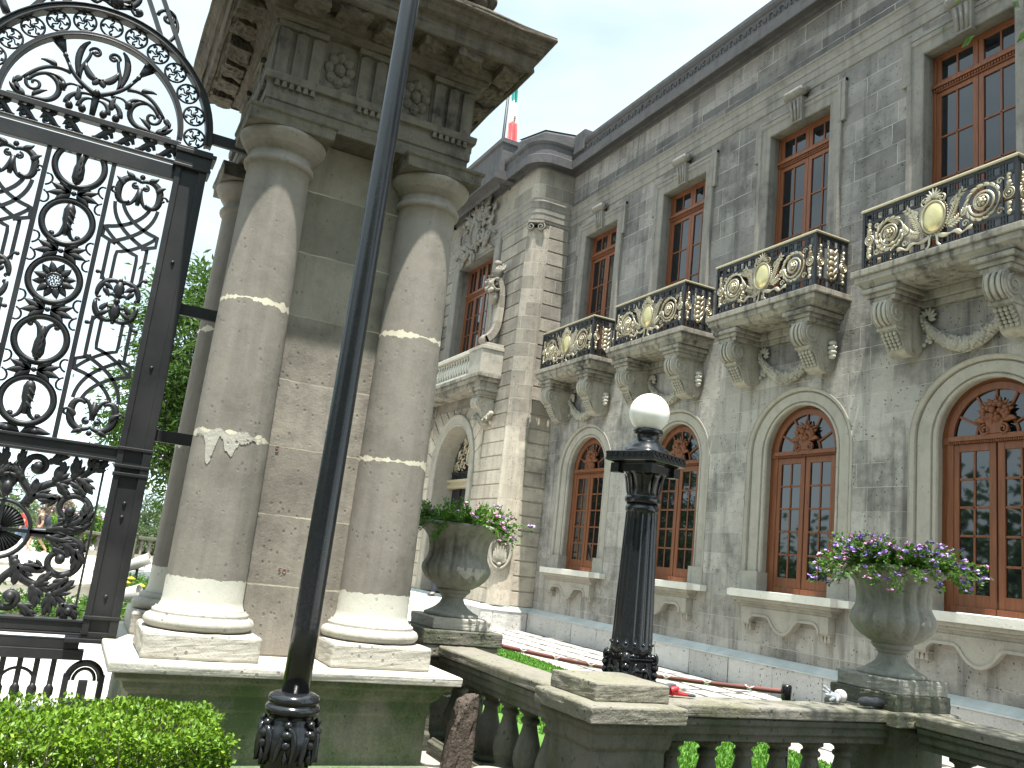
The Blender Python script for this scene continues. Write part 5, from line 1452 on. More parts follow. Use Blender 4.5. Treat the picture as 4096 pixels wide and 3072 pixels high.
q.lathe([(.175, 2.49), (.175, 2.505), (.165, 2.51), (.155, 2.53), (.13, 2.55), (.125, 2.56), (.10, 2.575), (.085, 2.60), (.085, 2.63), (.105, 2.642), (.112, 2.655), (.108, 2.672), (.085, 2.68)], (GXl, GYl, 0), 40)
q.build('globe_holder', m_pole, t)
q = MB(); q.ball((GXl, GYl, 2.80), .149, seg=48, rings=28); q.build('globe', m_lampglobe, t)
q = MB()
q.square([(.24, 0), (.24, .35), (.17, .4), (.15, .55), (.15, .75), (.125, .8), (.125, 1.03), (.135, 1.05), (.13, 1.075)], (GXl, GYl, 0))
rnd = random.Random(2)
for i in (-1, 1):
    for j in (-1, 1):
        PL = (lambda i, j: lambda u, v, n: (GXl + i * (.118 + u * .5) - n * j * .7, GYl + j * (.118 + u * .5) + n * i * .7, v))(i, j)
        q.sweep(spiral(.0, 1.05, .035, .01, PI / 2, -6, 16), .016, .03, PL)
        for k in range(5): q.ball((GXl + i * .122, GYl + j * .122, 1.0 - k * .05), .03 - .003 * k, .03 - .003 * k, .03)
for ax in range(4):
    r4 = Matrix.Rotation(ax * PI / 2, 3, 'Z'); PK = (lambda r4: lambda u, v, n: tuple(Vector((GXl, GYl, v)) + r4 @ Vector((.125 + n, u, 0))))(r4)
    for e in (-1, 1):
        q.sweep(bez((0, .96), (e * .035, 1.0), (e * .07, .98), (e * .085, .88), 8), leafw(.02), .02, PK); q.sweep(curl(e * .03, .9, PI / 2 - e * .6, .13, e), leafw(.022), .018, PK)
    for k in range(7): q.ball(PK(-.10 + .033 * k, 1.07, 0), .022, .022, .018)
    q.ball(PK(0, .88, 0), .05, .05, .045)
q.build('scrolled_base', m_pole, t)

# ------------------------------------------------------------------ hedge
m_box = leafmat('boxwood_leaves', (.05, .115, .008), (.15, .27, .016), (.33, .42, .035), .14)
t = thing('clipped_hedge', (-5.2, -.2, 0), 'low clipped green box hedge in the lower left corner below the gate', 'hedge')
x0, x1, y0, y1, zt = -5.72, -4.72, -2.2, .93, .585
q = MB(); rnd = random.Random(31)
def hleaf(p, nrm, L):
    d = (nrm * rnd.uniform(.2, 1) + Vector((rnd.gauss(0, .7), rnd.gauss(0, .7), rnd.gauss(.25, .6)))).normalized()
    sd = d.cross(Vector((rnd.gauss(0, 1), rnd.gauss(0, 1), rnd.gauss(0, 1)))).normalized() * L * .33; u = d.cross(sd).normalized() * L * .1
    q.add([p, p + d * L * .5 + sd + u, p + d * L, p + d * L * .5 - sd + u], [(0, 1, 2), (0, 2, 3)], False)
def bumpy(a, b_): return .035 * math.sin(a * 7.3 + 1.1 * math.sin(b_ * 5)) * math.sin(b_ * 6.1 + .7) + .015 * math.sin(a * 19) * math.cos(b_ * 17)
for i in range(7000):
    y = rnd.uniform(-.95, y1); x = rnd.uniform(x0, x1); d = rnd.random() ** 2 * .06
    edge = .05 * max(0, 1 - (x1 - x) / .1) + .05 * max(0, 1 - (y1 - y) / .1)
    hleaf(Vector((x, y, zt + bumpy(x, y) - d - edge)), Vector((0, 0, 1)), rnd.uniform(.019, .038))
for i in range(8500):
    y = rnd.uniform(-.95, y1); z = rnd.uniform(.12, zt); d = rnd.random() ** 2 * .10
    hleaf(Vector((x1 + bumpy(y, z) * 1.3 - d, y, z)), Vector((1, 0, 0)), rnd.uniform(.019, .038))
for i in range(3000):
    x = rnd.uniform(x0, x1); z = rnd.uniform(.12, zt); d = rnd.random() ** 2 * .10
    hleaf(Vector((x, y1 + bumpy(x, z) * 1.3 - d, z)), Vector((0, 1, 0)), rnd.uniform(.019, .038))
for i in range(6000): hleaf(Vector((rnd.uniform(x0 + .1, x1 - .03), rnd.uniform(-.95, y1 - .03), rnd.uniform(.05, zt - .05))), Vector((0, 0, 1)), rnd.uniform(.03, .05))
q.build('foliage', m_box, t, recalc=False)
q = MB()
for i in range(420):
    x, y = rnd.uniform(x0 + .05, x1 - .02), rnd.uniform(-.95, y1 - .03); p = Vector((x, y, 0)); pts = [p]
    for k in range(5): p = p + Vector((rnd.gauss(0, .035), rnd.gauss(0, .035), .115)); pts.append(p)
    q.tube(pts, [.006, .005, .004, .003, .0025, .002], 4, cap=False)
q.build('twigs', paint('twig_bark', (.10, .075, .05), .8, 0, .3, .1), t, recalc=False)
# ------------------------------------------------------------------ trees and planting
m_bark = stone('tree_bark', (.09, .075, .06), (.17, .145, .115), (.04, .035, .03), .5, None, pits=0, scale=6, bump=.8)
m_tree = leafmat('tree_leaves', (.022, .055, .010), (.07, .14, .018), (.15, .24, .035))
m_shrub = leafmat('shrub_leaves', (.06, .14, .02), (.13, .25, .03), (.22, .34, .06))
m_pine = leafmat('pine_needles', (.06, .095, .05), (.12, .17, .09), (.19, .24, .13))
m_dry = leafmat('dry_twigs', (.16, .13, .11), (.26, .21, .18), (.32, .24, .24))
m_dark = leafmat('dark_tree_leaves', (.018, .045, .010), (.05, .10, .018), (.09, .15, .03))

def leaves(mb, rnd, c, n, r, L, w=.34, droop=0.0, out=None, ctr=None):
    for i in range(n):
        p = Vector((rnd.gauss(0, r), rnd.gauss(0, r), rnd.gauss(0, r * .7))) + c
        d = Vector((rnd.gauss(0, 1), rnd.gauss(0, 1), rnd.gauss(-droop, .6)))
        if ctr is not None: d += (p - ctr).normalized() * .9
        d.normalize(); l = L * rnd.uniform(.6, 1.35)
        sd = d.cross(Vector((rnd.gauss(0, 1), rnd.gauss(0, 1), rnd.gauss(0, 1)))).normalized() * l * w * .5; u = d.cross(sd).normalized() * l * .08
        mb.add([p, p + d * l * .45 + sd + u, p + d * l, p + d * l * .45 - sd + u], [(0, 1, 2), (0, 2, 3)], False)

def tree(name, label, cat, base, blobs, mat, seed, n_cl, n_lf, L, trunk_r, fork, group=None, w=.34, droop=.4, rcl=.32):
    """blobs: (center, radii) of the crown; clumps of leaves sit towards the skin of each, on branches from the fork"""
    rnd = random.Random(seed)
    t = thing(name, base, label, cat, group)
    tr, cr = MB(), MB()
    B, Fk = Vector(base), Vector(fork)
    mid = (B + Fk) / 2 + Vector((rnd.uniform(-.12, .12), rnd.uniform(-.12, .12), 0))
    tr.tube([B, B + (mid - B) * .25, mid, Fk], [trunk_r * 1.5, trunk_r * 1.1, trunk_r * .95, trunk_r * .75], 12)
    tot = sum(b[1][0] * b[1][1] * b[1][2] for b in blobs)
    for c, r in blobs:
        c = Vector(c); hub = Fk + (c - Fk) * .55 + Vector((rnd.gauss(0, .2), rnd.gauss(0, .2), 0))
        tr.tube([Fk, (Fk + hub) / 2 + Vector((rnd.gauss(0, .1), rnd.gauss(0, .1), .1)), hub], [trunk_r * .6, trunk_r * .45, trunk_r * .32], 8)
        for k in range(max(3, int(n_cl * r[0] * r[1] * r[2] / tot))):
            u = Vector((rnd.gauss(0, 1), rnd.gauss(0, 1), rnd.gauss(0, 1))).normalized(); q = rnd.uniform(.35, 1.0) ** .55
            p = c + Vector((u.x * r[0], u.y * r[1], u.z * r[2])) * q
            if k % 2 == 0:
                m_ = (hub + p) / 2 + Vector((rnd.gauss(0, .15), rnd.gauss(0, .15), rnd.gauss(.1, .15)))
                tr.tube([hub, m_, p], [trunk_r * .24, trunk_r * .13, trunk_r * .04], 5, cap=False)
            leaves(cr, rnd, p, n_lf, rcl * rnd.uniform(.6, 1.35), L, w, droop, ctr=c)
    tr.build('trunk', m_bark, t, recalc=False); cr.build('crown', mat, t, recalc=False)
    return t

tree('broadleaf_tree', 'tall feathery green tree standing behind the gate post and the pier', 'tree', (-28.5, 4.1, 0),
     [((-28.0, 2.6, 7.2), (1.9, 1.9, 2.6)), ((-27.4, 1.2, 5.0), (1.1, 1.1, 1.1)), ((-28.5, 3.2, 4.6), (1.8, 1.5, 1.6)), ((-28.6, 5.0, 8.2), (2.0, 1.9, 2.4)), ((-27.6, 1.7, 3.6), (1.1, 1.1, .9)), ((-28.2, 3.0, 2.9), (1.2, .9, .8))],
     m_tree, 3, 420, 80, .24, .22, (-28.6, 4.0, 2.6), w=.30, droop=.55, rcl=.36)
for (lab, b, c, r, m, sd, L, nm) in (
    ('slim blue-green young pine beyond the far balustrade, left of the back column', (-44, 3.15, -.6), (-44, 3.15, 1.5), (.5, .55, 1.6), m_pine, 12, .30, 'pine_tree'),
    ('second thin young pine leaning beside the first one beyond the far balustrade', (-45.5, 4.3, -.6), (-45.5, 4.3, 1.1), (.5, .5, 1.3), m_pine, 13, .30, 'pine_tree'),
    ('grey-green pine at the left edge seen above the sunburst medallion', (-46, -2.6, -.6), (-46, -2.6, 1.9), (1.3, 1.3, 1.5), m_pine, 14, .34, 'pine_tree'),
    ('dark green bushy tree at the far left behind the lower gate scrolls', (-45, -4.4, -.6), (-45, -4.4, 2.2), (1.6, 1.6, 1.9), m_dark, 15, .30, 'broadleaf_tree')):
    tree(nm, lab, 'tree', b, [(c, r)], m, sd, 46, 40, L, .08, (c[0], c[1], .4), w=.16 if nm == 'pine_tree' else .4, droop=.0, rcl=.24)
def shrub(label, c, r, m, seed, n, L=.2, cols=None):
    rnd = random.Random(seed); t = thing('garden_shrub', (c[0], c[1], 0), label, 'shrub', None); q, s = MB(), MB()
    for k in range(n):
        u = Vector((rnd.gauss(0, 1), rnd.gauss(0, 1), rnd.gauss(0, 1))).normalized() * rnd.uniform(.4, 1) ** .5
        p = Vector((c[0] + u.x * r[0], c[1] + u.y * r[1], max(.1, c[2] + u.z * r[2])))
        s.tube([(c[0] + u.x * r[0] * .3, c[1] + u.y * r[1] * .3, 0), p], [.02, .008], 4, cap=False)
        leaves(q, rnd, p, 26, .14, L, .4, 0)
    q.build('foliage', m, t, recalc=False); s.build('stems', m_bark, t, recalc=False)
    if cols:
        b = MB()
        for k in range(90): b.ball((c[0] + rnd.gauss(0, r[0] * .5), c[1] + rnd.gauss(0, r[1] * .55), c[2] + r[2] * rnd.uniform(.5, 1)), .05, seg=5, rings=3)
        b.build('blossom', cols, t)
shrub('bright green shrub beside the walking visitors', (-40.2, -.45, .65), (.5, .75, .75), m_shrub, 41, 60)
shrub('light green bush with pale pink blossom above the far balustrade', (-42.6, .55, 1.15), (.5, .95, .6), m_shrub, 42, 60, cols=FLM[0])
shrub('bare greyish brown bush rising behind the pink blossom', (-44, -.55, 1.7), (.5, .75, .65), m_dry, 43, 60, .16)
shrub('low green bush under the young pines', (-42.8, 3.3, .7), (.5, 1.0, .7), m_pine, 44, 50)
shrub('dark low bush at the foot of the garden edge on the left', (-41.2, -3.4, .45), (.6, 1.2, .6), m_dark, 45, 50)
# the slope beyond the terrace and the park behind the photographer read as masses
def mass(name, label, pts, n, L, m, seed):
    rnd = random.Random(seed); q = MB()
    for i in range(n):
        (a, b_, h0, h1, th) = rnd.choice(pts); t_ = rnd.random(); p = Vector(a).lerp(Vector(b_), t_)
        hh = h1 * (.72 + .28 * math.sin(t_ * 17 + a[0]) * math.sin(t_ * 7.3 + 1))
        leaves(q, rnd, p + Vector((rnd.gauss(0, th), rnd.gauss(0, th), rnd.uniform(h0, hh))), 16, L * 1.6, L, .6, .2)
    tag(q.build(name, m, recalc=False), label, 'trees', kind='stuff')
mass('far_wood', 'hazy grey-green tree tops on the slope beyond the far balustrade', [((-58, -16, 0), (-60, 14, 0), -1, 1.75, 2.5)], 700, .55, m_pine, 51)
mass('park_wood_sky_screen', 'dark park trees behind the photographer, mirrored in the palace windows, plus unseen rows added to block sky light', [((-60, -26, 0), (10, -22, 0), 0, 9, 3), ((9, -12, 0), (13, 4, 0), 0, 13, 2.5), ((9, -12, 0), (13, 4, 0), 4, 13, 2.5), ((-30, -20, 0), (8, -14, 0), 0, 9, 2), ((-60, -26, 0), (-62, -14, 0), 0, 7, 3)], 2600, .62, m_dark, 52)  # tall rows nearest the camera are added out of view to block sky light
tree('overhanging_tree', 'leafy tree at the right whose dark twigs hang into the top right corner', 'tree', (1.2, 4.6, 0),
     [((-.4, 4.9, 7.6), (2.7, 2.4, 1.5)), ((.8, 3.2, 7.8), (2.6, 2.6, 1.6)), ((-2.75, 5.15, 6.35), (1.0, .9, .55)), ((-2.52, 5.00, 5.92), (.26, .24, .12)), ((2.4, 6.3, 7.5), (2.2, 2.0, 1.4))],
     m_dark, 7, 300, 56, .11, .20, (.9, 4.6, 4.6), w=.42, droop=.5, rcl=.30)

# ------------------------------------------------------------------ terrace behind the gate
t = thing('stone_basin', (-21.5, -2.4, 0), 'low curved stone basin with a pale rim on the terrace behind the gate', 'basin')
def rr(x0, x1, y0, y1, r, n=8):
    o = []
    for cx, cy, a0 in ((x1 - r, y0 + r, -PI / 2), (x1 - r, y1 - r, 0), (x0 + r, y1 - r, PI / 2), (x0 + r, y0 + r, PI)):
        o += [(cx + r * math.cos(a0 + PI / 2 * k / n), cy + r * math.sin(a0 + PI / 2 * k / n)) for k in range(n + 1)]
    return o
q = MB(); path = rr(-24.9, -18.2, -6.5, .62, 1.3)
q.plan(path, [(-.36, .02), (-.36, .27), (-.38, .30), (-.34, .345), (.03, .355), (.06, .33), (.05, .29), (0, .27), (0, .06), (.05, .05), (.06, 0)], closed=True, smooth=False)
q.build('rim', m_sillw, t)
q = MB(); q.add([(x, y, .05) for x, y in rr(-24.6, -18.5, -6.2, .3, 1.1)], [tuple(range(36))]); q.build('floor', m_lowtrim, t)
m_bed = leafmat('bed_leaves', (.04, .10, .018), (.09, .18, .03), (.16, .26, .06))
q = MB(); rnd = random.Random(61)
for i in range(800):
    if rnd.random() < .5: x, y = rnd.uniform(-17.6, -15.2), rnd.uniform(-1.6, 1.2)
    else: x, y = rnd.uniform(-26.5, -17.5), rnd.uniform(.95, 2.4)
    if -10 < x: continue
    leaves(q, rnd, Vector((x, y, rnd.uniform(.03, .16))), 9, .07, .10, .4, 0)
tag(q.build('bed_plants', m_bed, recalc=False), 'low leafy ground cover in the bed behind the gate', 'ground cover', kind='stuff')
Ms = NT('bed_soil', Roughness=.95); Ms.set(Ms.b, 'Base_Color', (.06, .045, .03))
sheet('flower_bed', 0, 0, 0, 0, .012, Ms.m, [(-17.8, -1.8), (-15.0, -1.8), (-15.0, 1.4), (-17.4, 2.6), (-27, 2.6), (-27, .85), (-17.8, .85)])
m_yel = paint('marigold_petals', (.75, .50, .03), .6, 0, .2, 0)
for (x, y), lab in zip(((-23.2, 1.55), (-21.6, 1.35), (-20.9, 1.62)), ('yellow marigold nearest the standing floodlight', 'yellow marigold in the middle of the bed', 'yellow marigold nearest the pier base')):
    t = thing('marigold', (x, y, 0), lab, 'flower', 'marigolds in the terrace bed')
    q = MB(); q.ball((x, y, .24), .085, .085, .05, 9, 5)
    for k in range(10): a = k * .628; q.ball((x + .07 * math.cos(a), y + .07 * math.sin(a), .24), .04, .04, .02, 6, 4)
    q.build('bloom', m_yel, t); q = MB(); q.tube([(x, y, 0), (x, y, .22)], .012, 5); q.build('stem', m_stem, t)
m_grey = paint('grey_lamp_housing', (.42, .41, .38), .45, .2, .15, .05)
def flood(label, x, y, z, d, L=.62, r=.15):
    t = thing('floodlight', (x, y, 0), label, 'floodlight', 'grey cylinder floodlights in the bed')
    d = Vector(d).normalized(); a = d.orthogonal().normalized(); b_ = d.cross(a)
    q = MB(); q.lathe([(r * .75, -L / 2), (r * .85, -L / 2 + .04), (r, -L * .1), (r, L / 2), (r * .88, L / 2), (r * .86, L / 2 - .05)], (x, y, z), 22, ax=(a, b_, d)); q.build('housing', m_grey, t)
    q = MB(); q.lathe([(r * .86, L / 2 - .06), (.01, L / 2 - .055)], (x, y, z), 20, ax=(a, b_, d)); q.build('lens', m_dark_glass, t)
    q = MB(); q.tube([(x, y, 0), (x, y, z - r * .8)], .035, 8); q.box(x - .16, x + .16, y - .12, y + .12, 0, .05)
    q.sweep([(-.16, z), (-.16, z - r * 1.3), (.16, z - r * 1.3), (.16, z)], .012, .03, lambda u, v, n: (x + n, y + u, v)); q.build('bracket', m_iron, t)
    return t
m_dark_glass = paint('dark_lens_glass', (.03, .03, .03), .1, 0, .1, 0)
flood('grey cylinder floodlight further back, tilted up to the right', -24.6, 1.75, .58, (.25, .75, .42), .60, .15)
flood('larger grey cylinder floodlight close to the pier base, mouth to the right', -17.2, 1.12, .30, (.45, .70, .30), .52, .135)

# far balustrade on the edge of the terrace
t = thing('terrace_balustrade', (-41.4, -2, 0), 'distant stone balustrade along the terrace edge seen through the gate', 'balustrade')
q = MB(); q.box(-41.6, -41.1, -1.0, 9, 0, .22); q.build('base_course', m_brownst, t) if False else q.build('base_course', m_lowtrim, t)
q = MB(); q.box(-41.62, -41.1, -1.0, 9, .86, 1.0); q.build('top_rail', m_bal, t, bevel=.03)
for y in (-.75, 2.35, 5.4, 8.4):
    q = MB(); q.box(-41.68, -41.02, y - .33, y + .33, 0, 1.04); q.box(-41.72, -40.98, y - .37, y + .37, 1.04, 1.12); q.build('post', m_bal, t, bevel=.03)
first = None
fp = [(.10, 0), (.10, .05), (.07, .06), (.13, .2), (.12, .3), (.06, .42), (.11, .5), (.11, .55), (.07, .6), (.09, .64)]
for i in range(26):
    y = -.2 + i * .345
    if min(abs(y - k) for k in (-.75, 2.35, 5.4, 8.4)) < .4: continue
    q = MB(); q.lathe(fp, (-41.35, y, .22), 12); q.build('baluster', m_trim, t)
t = thing('distant_tower', (-300, 21.6, -20), 'haze-tinted pale blue glass office tower far away behind the young pines', 'building')
Mt = NT('haze_tinted_glass', Roughness=.6); pt_ = Mt.pos(); xt = Mt.xyz(pt_)
br = Mt.n('TexBrick', {'Vector': Mt.n('CombineXYZ', {0: xt['Y'], 1: xt['Z']}), 'Color1': (.50, .60, .67), 'Color2': (.56, .66, .72), 'Mortar': (.66, .72, .76), 'Scale': 1.0, 'Mortar Size': .12, 'Brick Width': 1.6, 'Row Height': 1.2}, offset=0)  # the haze of distance is put into these pale blue colours
Mt.set(Mt.b, 'Base_Color', br.outputs['Color'])
q = MB(); q.box(-304, -298, 19.4, 24.2, -20, 9.6); q.box(-303, -299, 20.2, 23.4, 9.6, 11.4); q.build('facade', Mt.m, t, bevel=.2)

# ------------------------------------------------------------------ visitors
m_skin = paint('skin', (.45, .27, .19), .55, 0, .1, 0)
m_red = paint('red_cotton_shirt', (.62, .045, .035), .8, 0, .15, .1, 12)
m_denim = paint('blue_denim', (.10, .15, .23), .85, 0, .25, .1, 20)
m_navy = paint('navy_cloth', (.025, .03, .05), .8, 0, .25, .1, 20)
m_olive = paint('brown_cloth', (.12, .085, .06), .8, 0, .25, .1, 20)
m_hair = paint('dark_hair', (.02, .015, .012), .6, 0, .3, .1)
m_shoe = paint('white_shoes', (.65, .64, .62), .6, 0, .1, 0)
def skinmesh(name, joints, edges, mat, parent, sub=2):
    org = WORG[parent.name]
    me = bpy.data.meshes.new(name); me.from_pydata([tuple(j[0]) for j in joints], edges, []); me.materials.append(mat)
    o = bpy.data.objects.new(name, me); COL.objects.link(o); o.parent = parent; WORG[o.name] = org.copy()
    md = o.modifiers.new('skin', 'SKIN'); md.use_smooth_shade = True
    if not me.skin_vertices: me.attributes  # layer is made by the modifier
    for i, j in enumerate(joints):
        r = j[1]; me.skin_vertices[0].data[i].radius = r if isinstance(r, tuple) else (r, r)
    me.skin_vertices[0].data[0].use_root = True
    sb = o.modifiers.new('smooth', 'SUBSURF'); sb.levels = sb.render_levels = sub
    return o
def person(label, loc, rotz, top_m, leg_m, shoe_m, hair_m, stride=.28, arms=((.16, -.05), (.18, .12)), pack=None, long_legs=False):
    t = thing('person', loc, label, 'person')
    s = stride
    J = [((0, 0, .94), (.15, .105)), ((0, 0, 1.12), (.14, .10)), ((.01, 0, 1.33), (.165, .105)), ((.01, 0, 1.45), (.10, .08)), ((.02, 0, 1.53), .055), ((.035, 0, 1.62), (.075, .09)), ((.035, 0, 1.71), (.065, .075)),
         ((.01, .17, 1.43), .058), ((arms[0][1], .235, 1.15), .043), ((arms[0][1] + .10, .24, .90), .032), ((arms[0][1] + .13, .235, .81), (.03, .02)),
         ((.01, -.17, 1.43), .058), ((-arms[1][1], -.235, 1.15), .043), ((-arms[1][1] + .08, -.24, .90), .032), ((-arms[1][1] + .12, -.235, .81), (.03, .02)),
         ((.0, .09, .88), .09), ((s * .55, .095, .49), .06), ((s * .75, .095, .10), .042), ((s * .75 + .13, .10, .04), (.04, .03)),
         ((.0, -.09, .88), .09), ((-s * .25, -.095, .49), .06), ((-s * .95, -.095, .12), .042), ((-s * .95 + .12, -.10, .04), (.04, .03))]
    E = [(0, 1), (1, 2), (2, 3), (3, 4), (4, 5), (5, 6), (3, 7), (7, 8), (8, 9), (9, 10), (3, 11), (11, 12), (12, 13), (13, 14), (0, 15), (15, 16), (16, 17), (17, 18), (0, 19), (19, 20), (20, 21), (21, 22)]
    skinmesh('body', J, E, m_skin, t)
    g = lambda i, k=1.22: (J[i][0], tuple(x * k for x in J[i][1]) if isinstance(J[i][1], tuple) else (J[i][1] * k,) * 2)
    mid = lambda i, j, f, r: (tuple(a + (b_ - a) * f for a, b_ in zip(J[i][0], J[j][0])), (r, r))
    skinmesh('shirt', [((0, 0, .87), (.185, .135)), g(1), g(2, 1.14), g(3, 1.1), g(7, 1.25), mid(7, 8, .75, .068), g(11, 1.25), mid(11, 12, .75, .068)], [(0, 1), (1, 2), (2, 3), (3, 4), (4, 5), (3, 6), (6, 7)], top_m, t)
    f = 1.0 if not long_legs else 1.0
    tr = [((0, 0, .95), (.17, .12)), g(15, 1.2), g(16, 1.35), g(19, 1.2), g(20, 1.35)]; te = [(0, 1), (1, 2), (0, 3), (3, 4)]
    if long_legs: tr += [g(17, 1.5), g(21, 1.5)]; te += [(2, 5), (4, 6)]
    skinmesh('trousers', tr, te, leg_m, t)
    for a, b_ in ((17, 18), (21, 22)):
        skinmesh('shoe', [((J[a][0][0] - .03, J[a][0][1], .05), (.05, .045)), ((J[b_][0][0] - .02, J[b_][0][1], .045), (.05, .042)), ((J[b_][0][0] + .06, J[b_][0][1], .035), (.042, .03))], [(0, 1), (1, 2)], shoe_m, t)
    wb = WORG[t.name]; q = MB()
    q.ball(wb + Vector((.018, 0, 1.70)), .105, .092, .095, 14, 9); q.build('hair', hair_m, t)
    q = MB(); hd = wb + Vector((.035, 0, 1.62))
    for s_ in (-1, 1):
        q.ball(hd + Vector((.09, s_ * .032, .035)), .010, .014, .008); q.ball(hd + Vector((.0, s_ * .088, .02)), .018, .010, .03)
    q.ball(hd + Vector((.105, 0, .0)), .018, .014, .026); q.ball(hd + Vector((.088, 0, -.05)), .012, .026, .008)
    q.build('face', m_skin, t)
    for s_, j in ((1, 10), (-1, 14)):
        hp = wb + Vector(J[j][0]); q = MB()
        for k in range(4): q.tube([hp + Vector((-.022 + .015 * k, 0, -.02)), hp + Vector((-.02 + .016 * k, -s_ * .012, -.055)), hp + Vector((-.016 + .016 * k, -s_ * .03, -.08 + .006 * abs(k - 1)))], [.009, .008, .006], 6)
        q.tube([hp + Vector((.02, 0, .01)), hp + Vector((.045, -s_ * .01, -.02)), hp + Vector((.05, -s_ * .02, -.045))], [.011, .009, .007], 6)
        q.build('hand', m_skin, t)
    if pack:
        q = MB(); c = wb + Vector((-.22, 0, 1.24)); q.ball(c, .12, .17, .24, 12, 8); q.ball(c + Vector((-.08, 0, -.06)), .07, .12, .12, 10, 6)
        for e in (-1, 1): q.tube([c + Vector((.02, e * .1, .2)), c + Vector((.2, e * .12, .24)), c + Vector((.33, e * .12, .06)), c + Vector((.2, e * .15, -.14)), c + Vector((0, e * .12, -.18))], .018, 6)
        q.build('backpack', pack, t)
    t.rotation_euler = (0, 0, rotz)
    return t
person('visitor in a red shirt and blue denim shorts walking beyond the gate', (-37.6, -1.55, 0), math.radians(-100), m_red, m_denim, m_shoe, m_hair, .42)
person('visitor in dark clothes carrying a navy backpack behind the red shirted one', (-38.6, -1.02, 0), math.radians(-85), m_olive, m_olive, m_shoe, m_hair, .40, pack=m_navy)
person('person in dark trousers standing on the entrance steps, mostly hidden by the urn', (-22.55, 9.15, .495), math.radians(-80), m_navy, m_navy, m_navy, m_hair, .06, long_legs=True)

# ------------------------------------------------------------------ flag
FXx, FYy = -36.0, 15.3
t = thing('flagpole', (FXx, FYy, 12.6), 'thin dark flagpole rising from the palace roof', 'flagpole')
q = MB(); q.tube([(FXx, FYy, 12.6), (FXx, FYy, 20), (FXx, FYy, 27.5)], [.11, .09, .05], 12); q.build('pole', m_iron, t)
q = MB(); q.ball((FXx, FYy, 27.6), .14); q.build('finial', m_gold, t)
q = MB(); n = 16; zs = [21.15 + .28 * k for k in range(20)]
rows = []
for k, z in enumerate(zs):
    f_ = k / (len(zs) - 1); wd_ = .62 * (1 - .55 * f_) * (.55 + .45 * min(1, k / 3 + .25)); row = []
    for i in range(n + 1):
        u = i / n; amp = .11 * (1 - .4 * f_)
        row.append((FXx + .12 + amp * math.sin(u * 15 + .5 * k * .3) + .05 * math.sin(k * .7 + u * 5), FYy + .10 + (.02 * (len(zs) - k)) * .5 + wd_ * (u - .28), z - .16 * math.sin(u * 9) * (1 if k < 2 else .25)))
    rows.append(row)
for k in range(len(zs) - 1):
    q.mat = 0 if zs[k] < 22.55 else (1 if zs[k] < 23.75 else 2)
    for i in range(n): q.add([rows[k][i], rows[k][i + 1], rows[k + 1][i + 1], rows[k + 1][i]], [(0, 1, 2, 3)], True)
fl = tag(q.build('flag', [paint('red_flag_cloth', (.72, .20, .20), .75, 0, .12, .1, 6), paint('white_flag_cloth', (.82, .82, .80), .75, 0, .05, .1, 6), paint('green_flag_cloth', (.06, .30, .27), .75, 0, .12, .1, 6)], loc=(FXx, FYy, 21)), 'limp green, white and red tricolour flag hanging from the roof flagpole', 'flag')
q = MB(); e0 = Vector((FXx + .30, FYy + .36, 22.95))
for dz, w_ in ((.12, .05), (.02, .07), (-.08, .06), (-.18, .03)): q.ball(e0 + Vector((0, 0, dz)), .015, w_, .07, 8, 5)
q.build('emblem', m_olive, fl)

# ------------------------------------------------------------------ belt barrier, gloves and other small things
m_belt = paint('red_brown_belt', (.20, .075, .065), .7, 0, .1, .05, 40)
m_bird = paint('white_print', (.8, .78, .75), .7, 0, .02, 0)
A_, B_ = Vector((-5.40, 5.30, 0)), Vector((-7.80, 3.78, 0))
t = thing('belt_barrier', tuple(A_), 'black belt barrier post with a red-brown belt stretched across the lawn', 'barrier')
for p in (A_, B_):
    q = MB(); q.lathe([(.17, 0), (.17, .015), (.05, .03), (.034, .05), (.034, .78), (.04, .785), (.04, .885), (.034, .90)], tuple(p), 24); q.build('post', m_pole, t)
q = MB(); sd = (B_ - A_).normalized(); nn = Vector((-sd.y, sd.x, 0)); n = 24
def bp(k, h, o=0): 
    f_ = k / n; tw = .5 * math.sin(f_ * PI); return A_.lerp(B_, f_) + Vector((0, 0, .845 - .05 * math.sin(PI * f_) - .012 * f_ + h * math.cos(tw))) + nn * (h * math.sin(tw) + o)
vs = []
for k in range(n + 1): vs += [bp(k, -.021, -.0015), bp(k, .021, -.0015), bp(k, .021, .0015), bp(k, -.021, .0015)]
q.add(vs, [(k * 4 + j, k * 4 + (j + 1) % 4, k * 4 + 4 + (j + 1) % 4, k * 4 + 4 + j) for k in range(n) for j in range(4)], True)
bl = q.build('belt', m_belt, t)
for k in (2.5, 5.5, 8.5, 11.5, 14.5, 17.5, 20.5):
    q = MB(); S2 = (lambda k: lambda u, v, n_: tuple(bp(k + u / (B_ - A_).length * n, v, .005 * -1 + n_)))(k)
    for side in (-.0065, .0115):
        S3 = (lambda s_: lambda u, v, n_: S2(u, v, n_ + s_))(side)
        q.sweep([(-.04, .016), (-.012, .002), (0, -.006)], lambda t_: .003 + .007 * t_, .0012, S3); q.sweep([(.035, .024), (.015, .006), (0, -.006)], lambda t_: .003 + .007 * t_, .0012, S3)
        q.sweep([(-.02, -.022), (.0, -.006), (.022, -.016)], .006, .0012, S3)
    q.build('printed_bird', m_bird, bl)

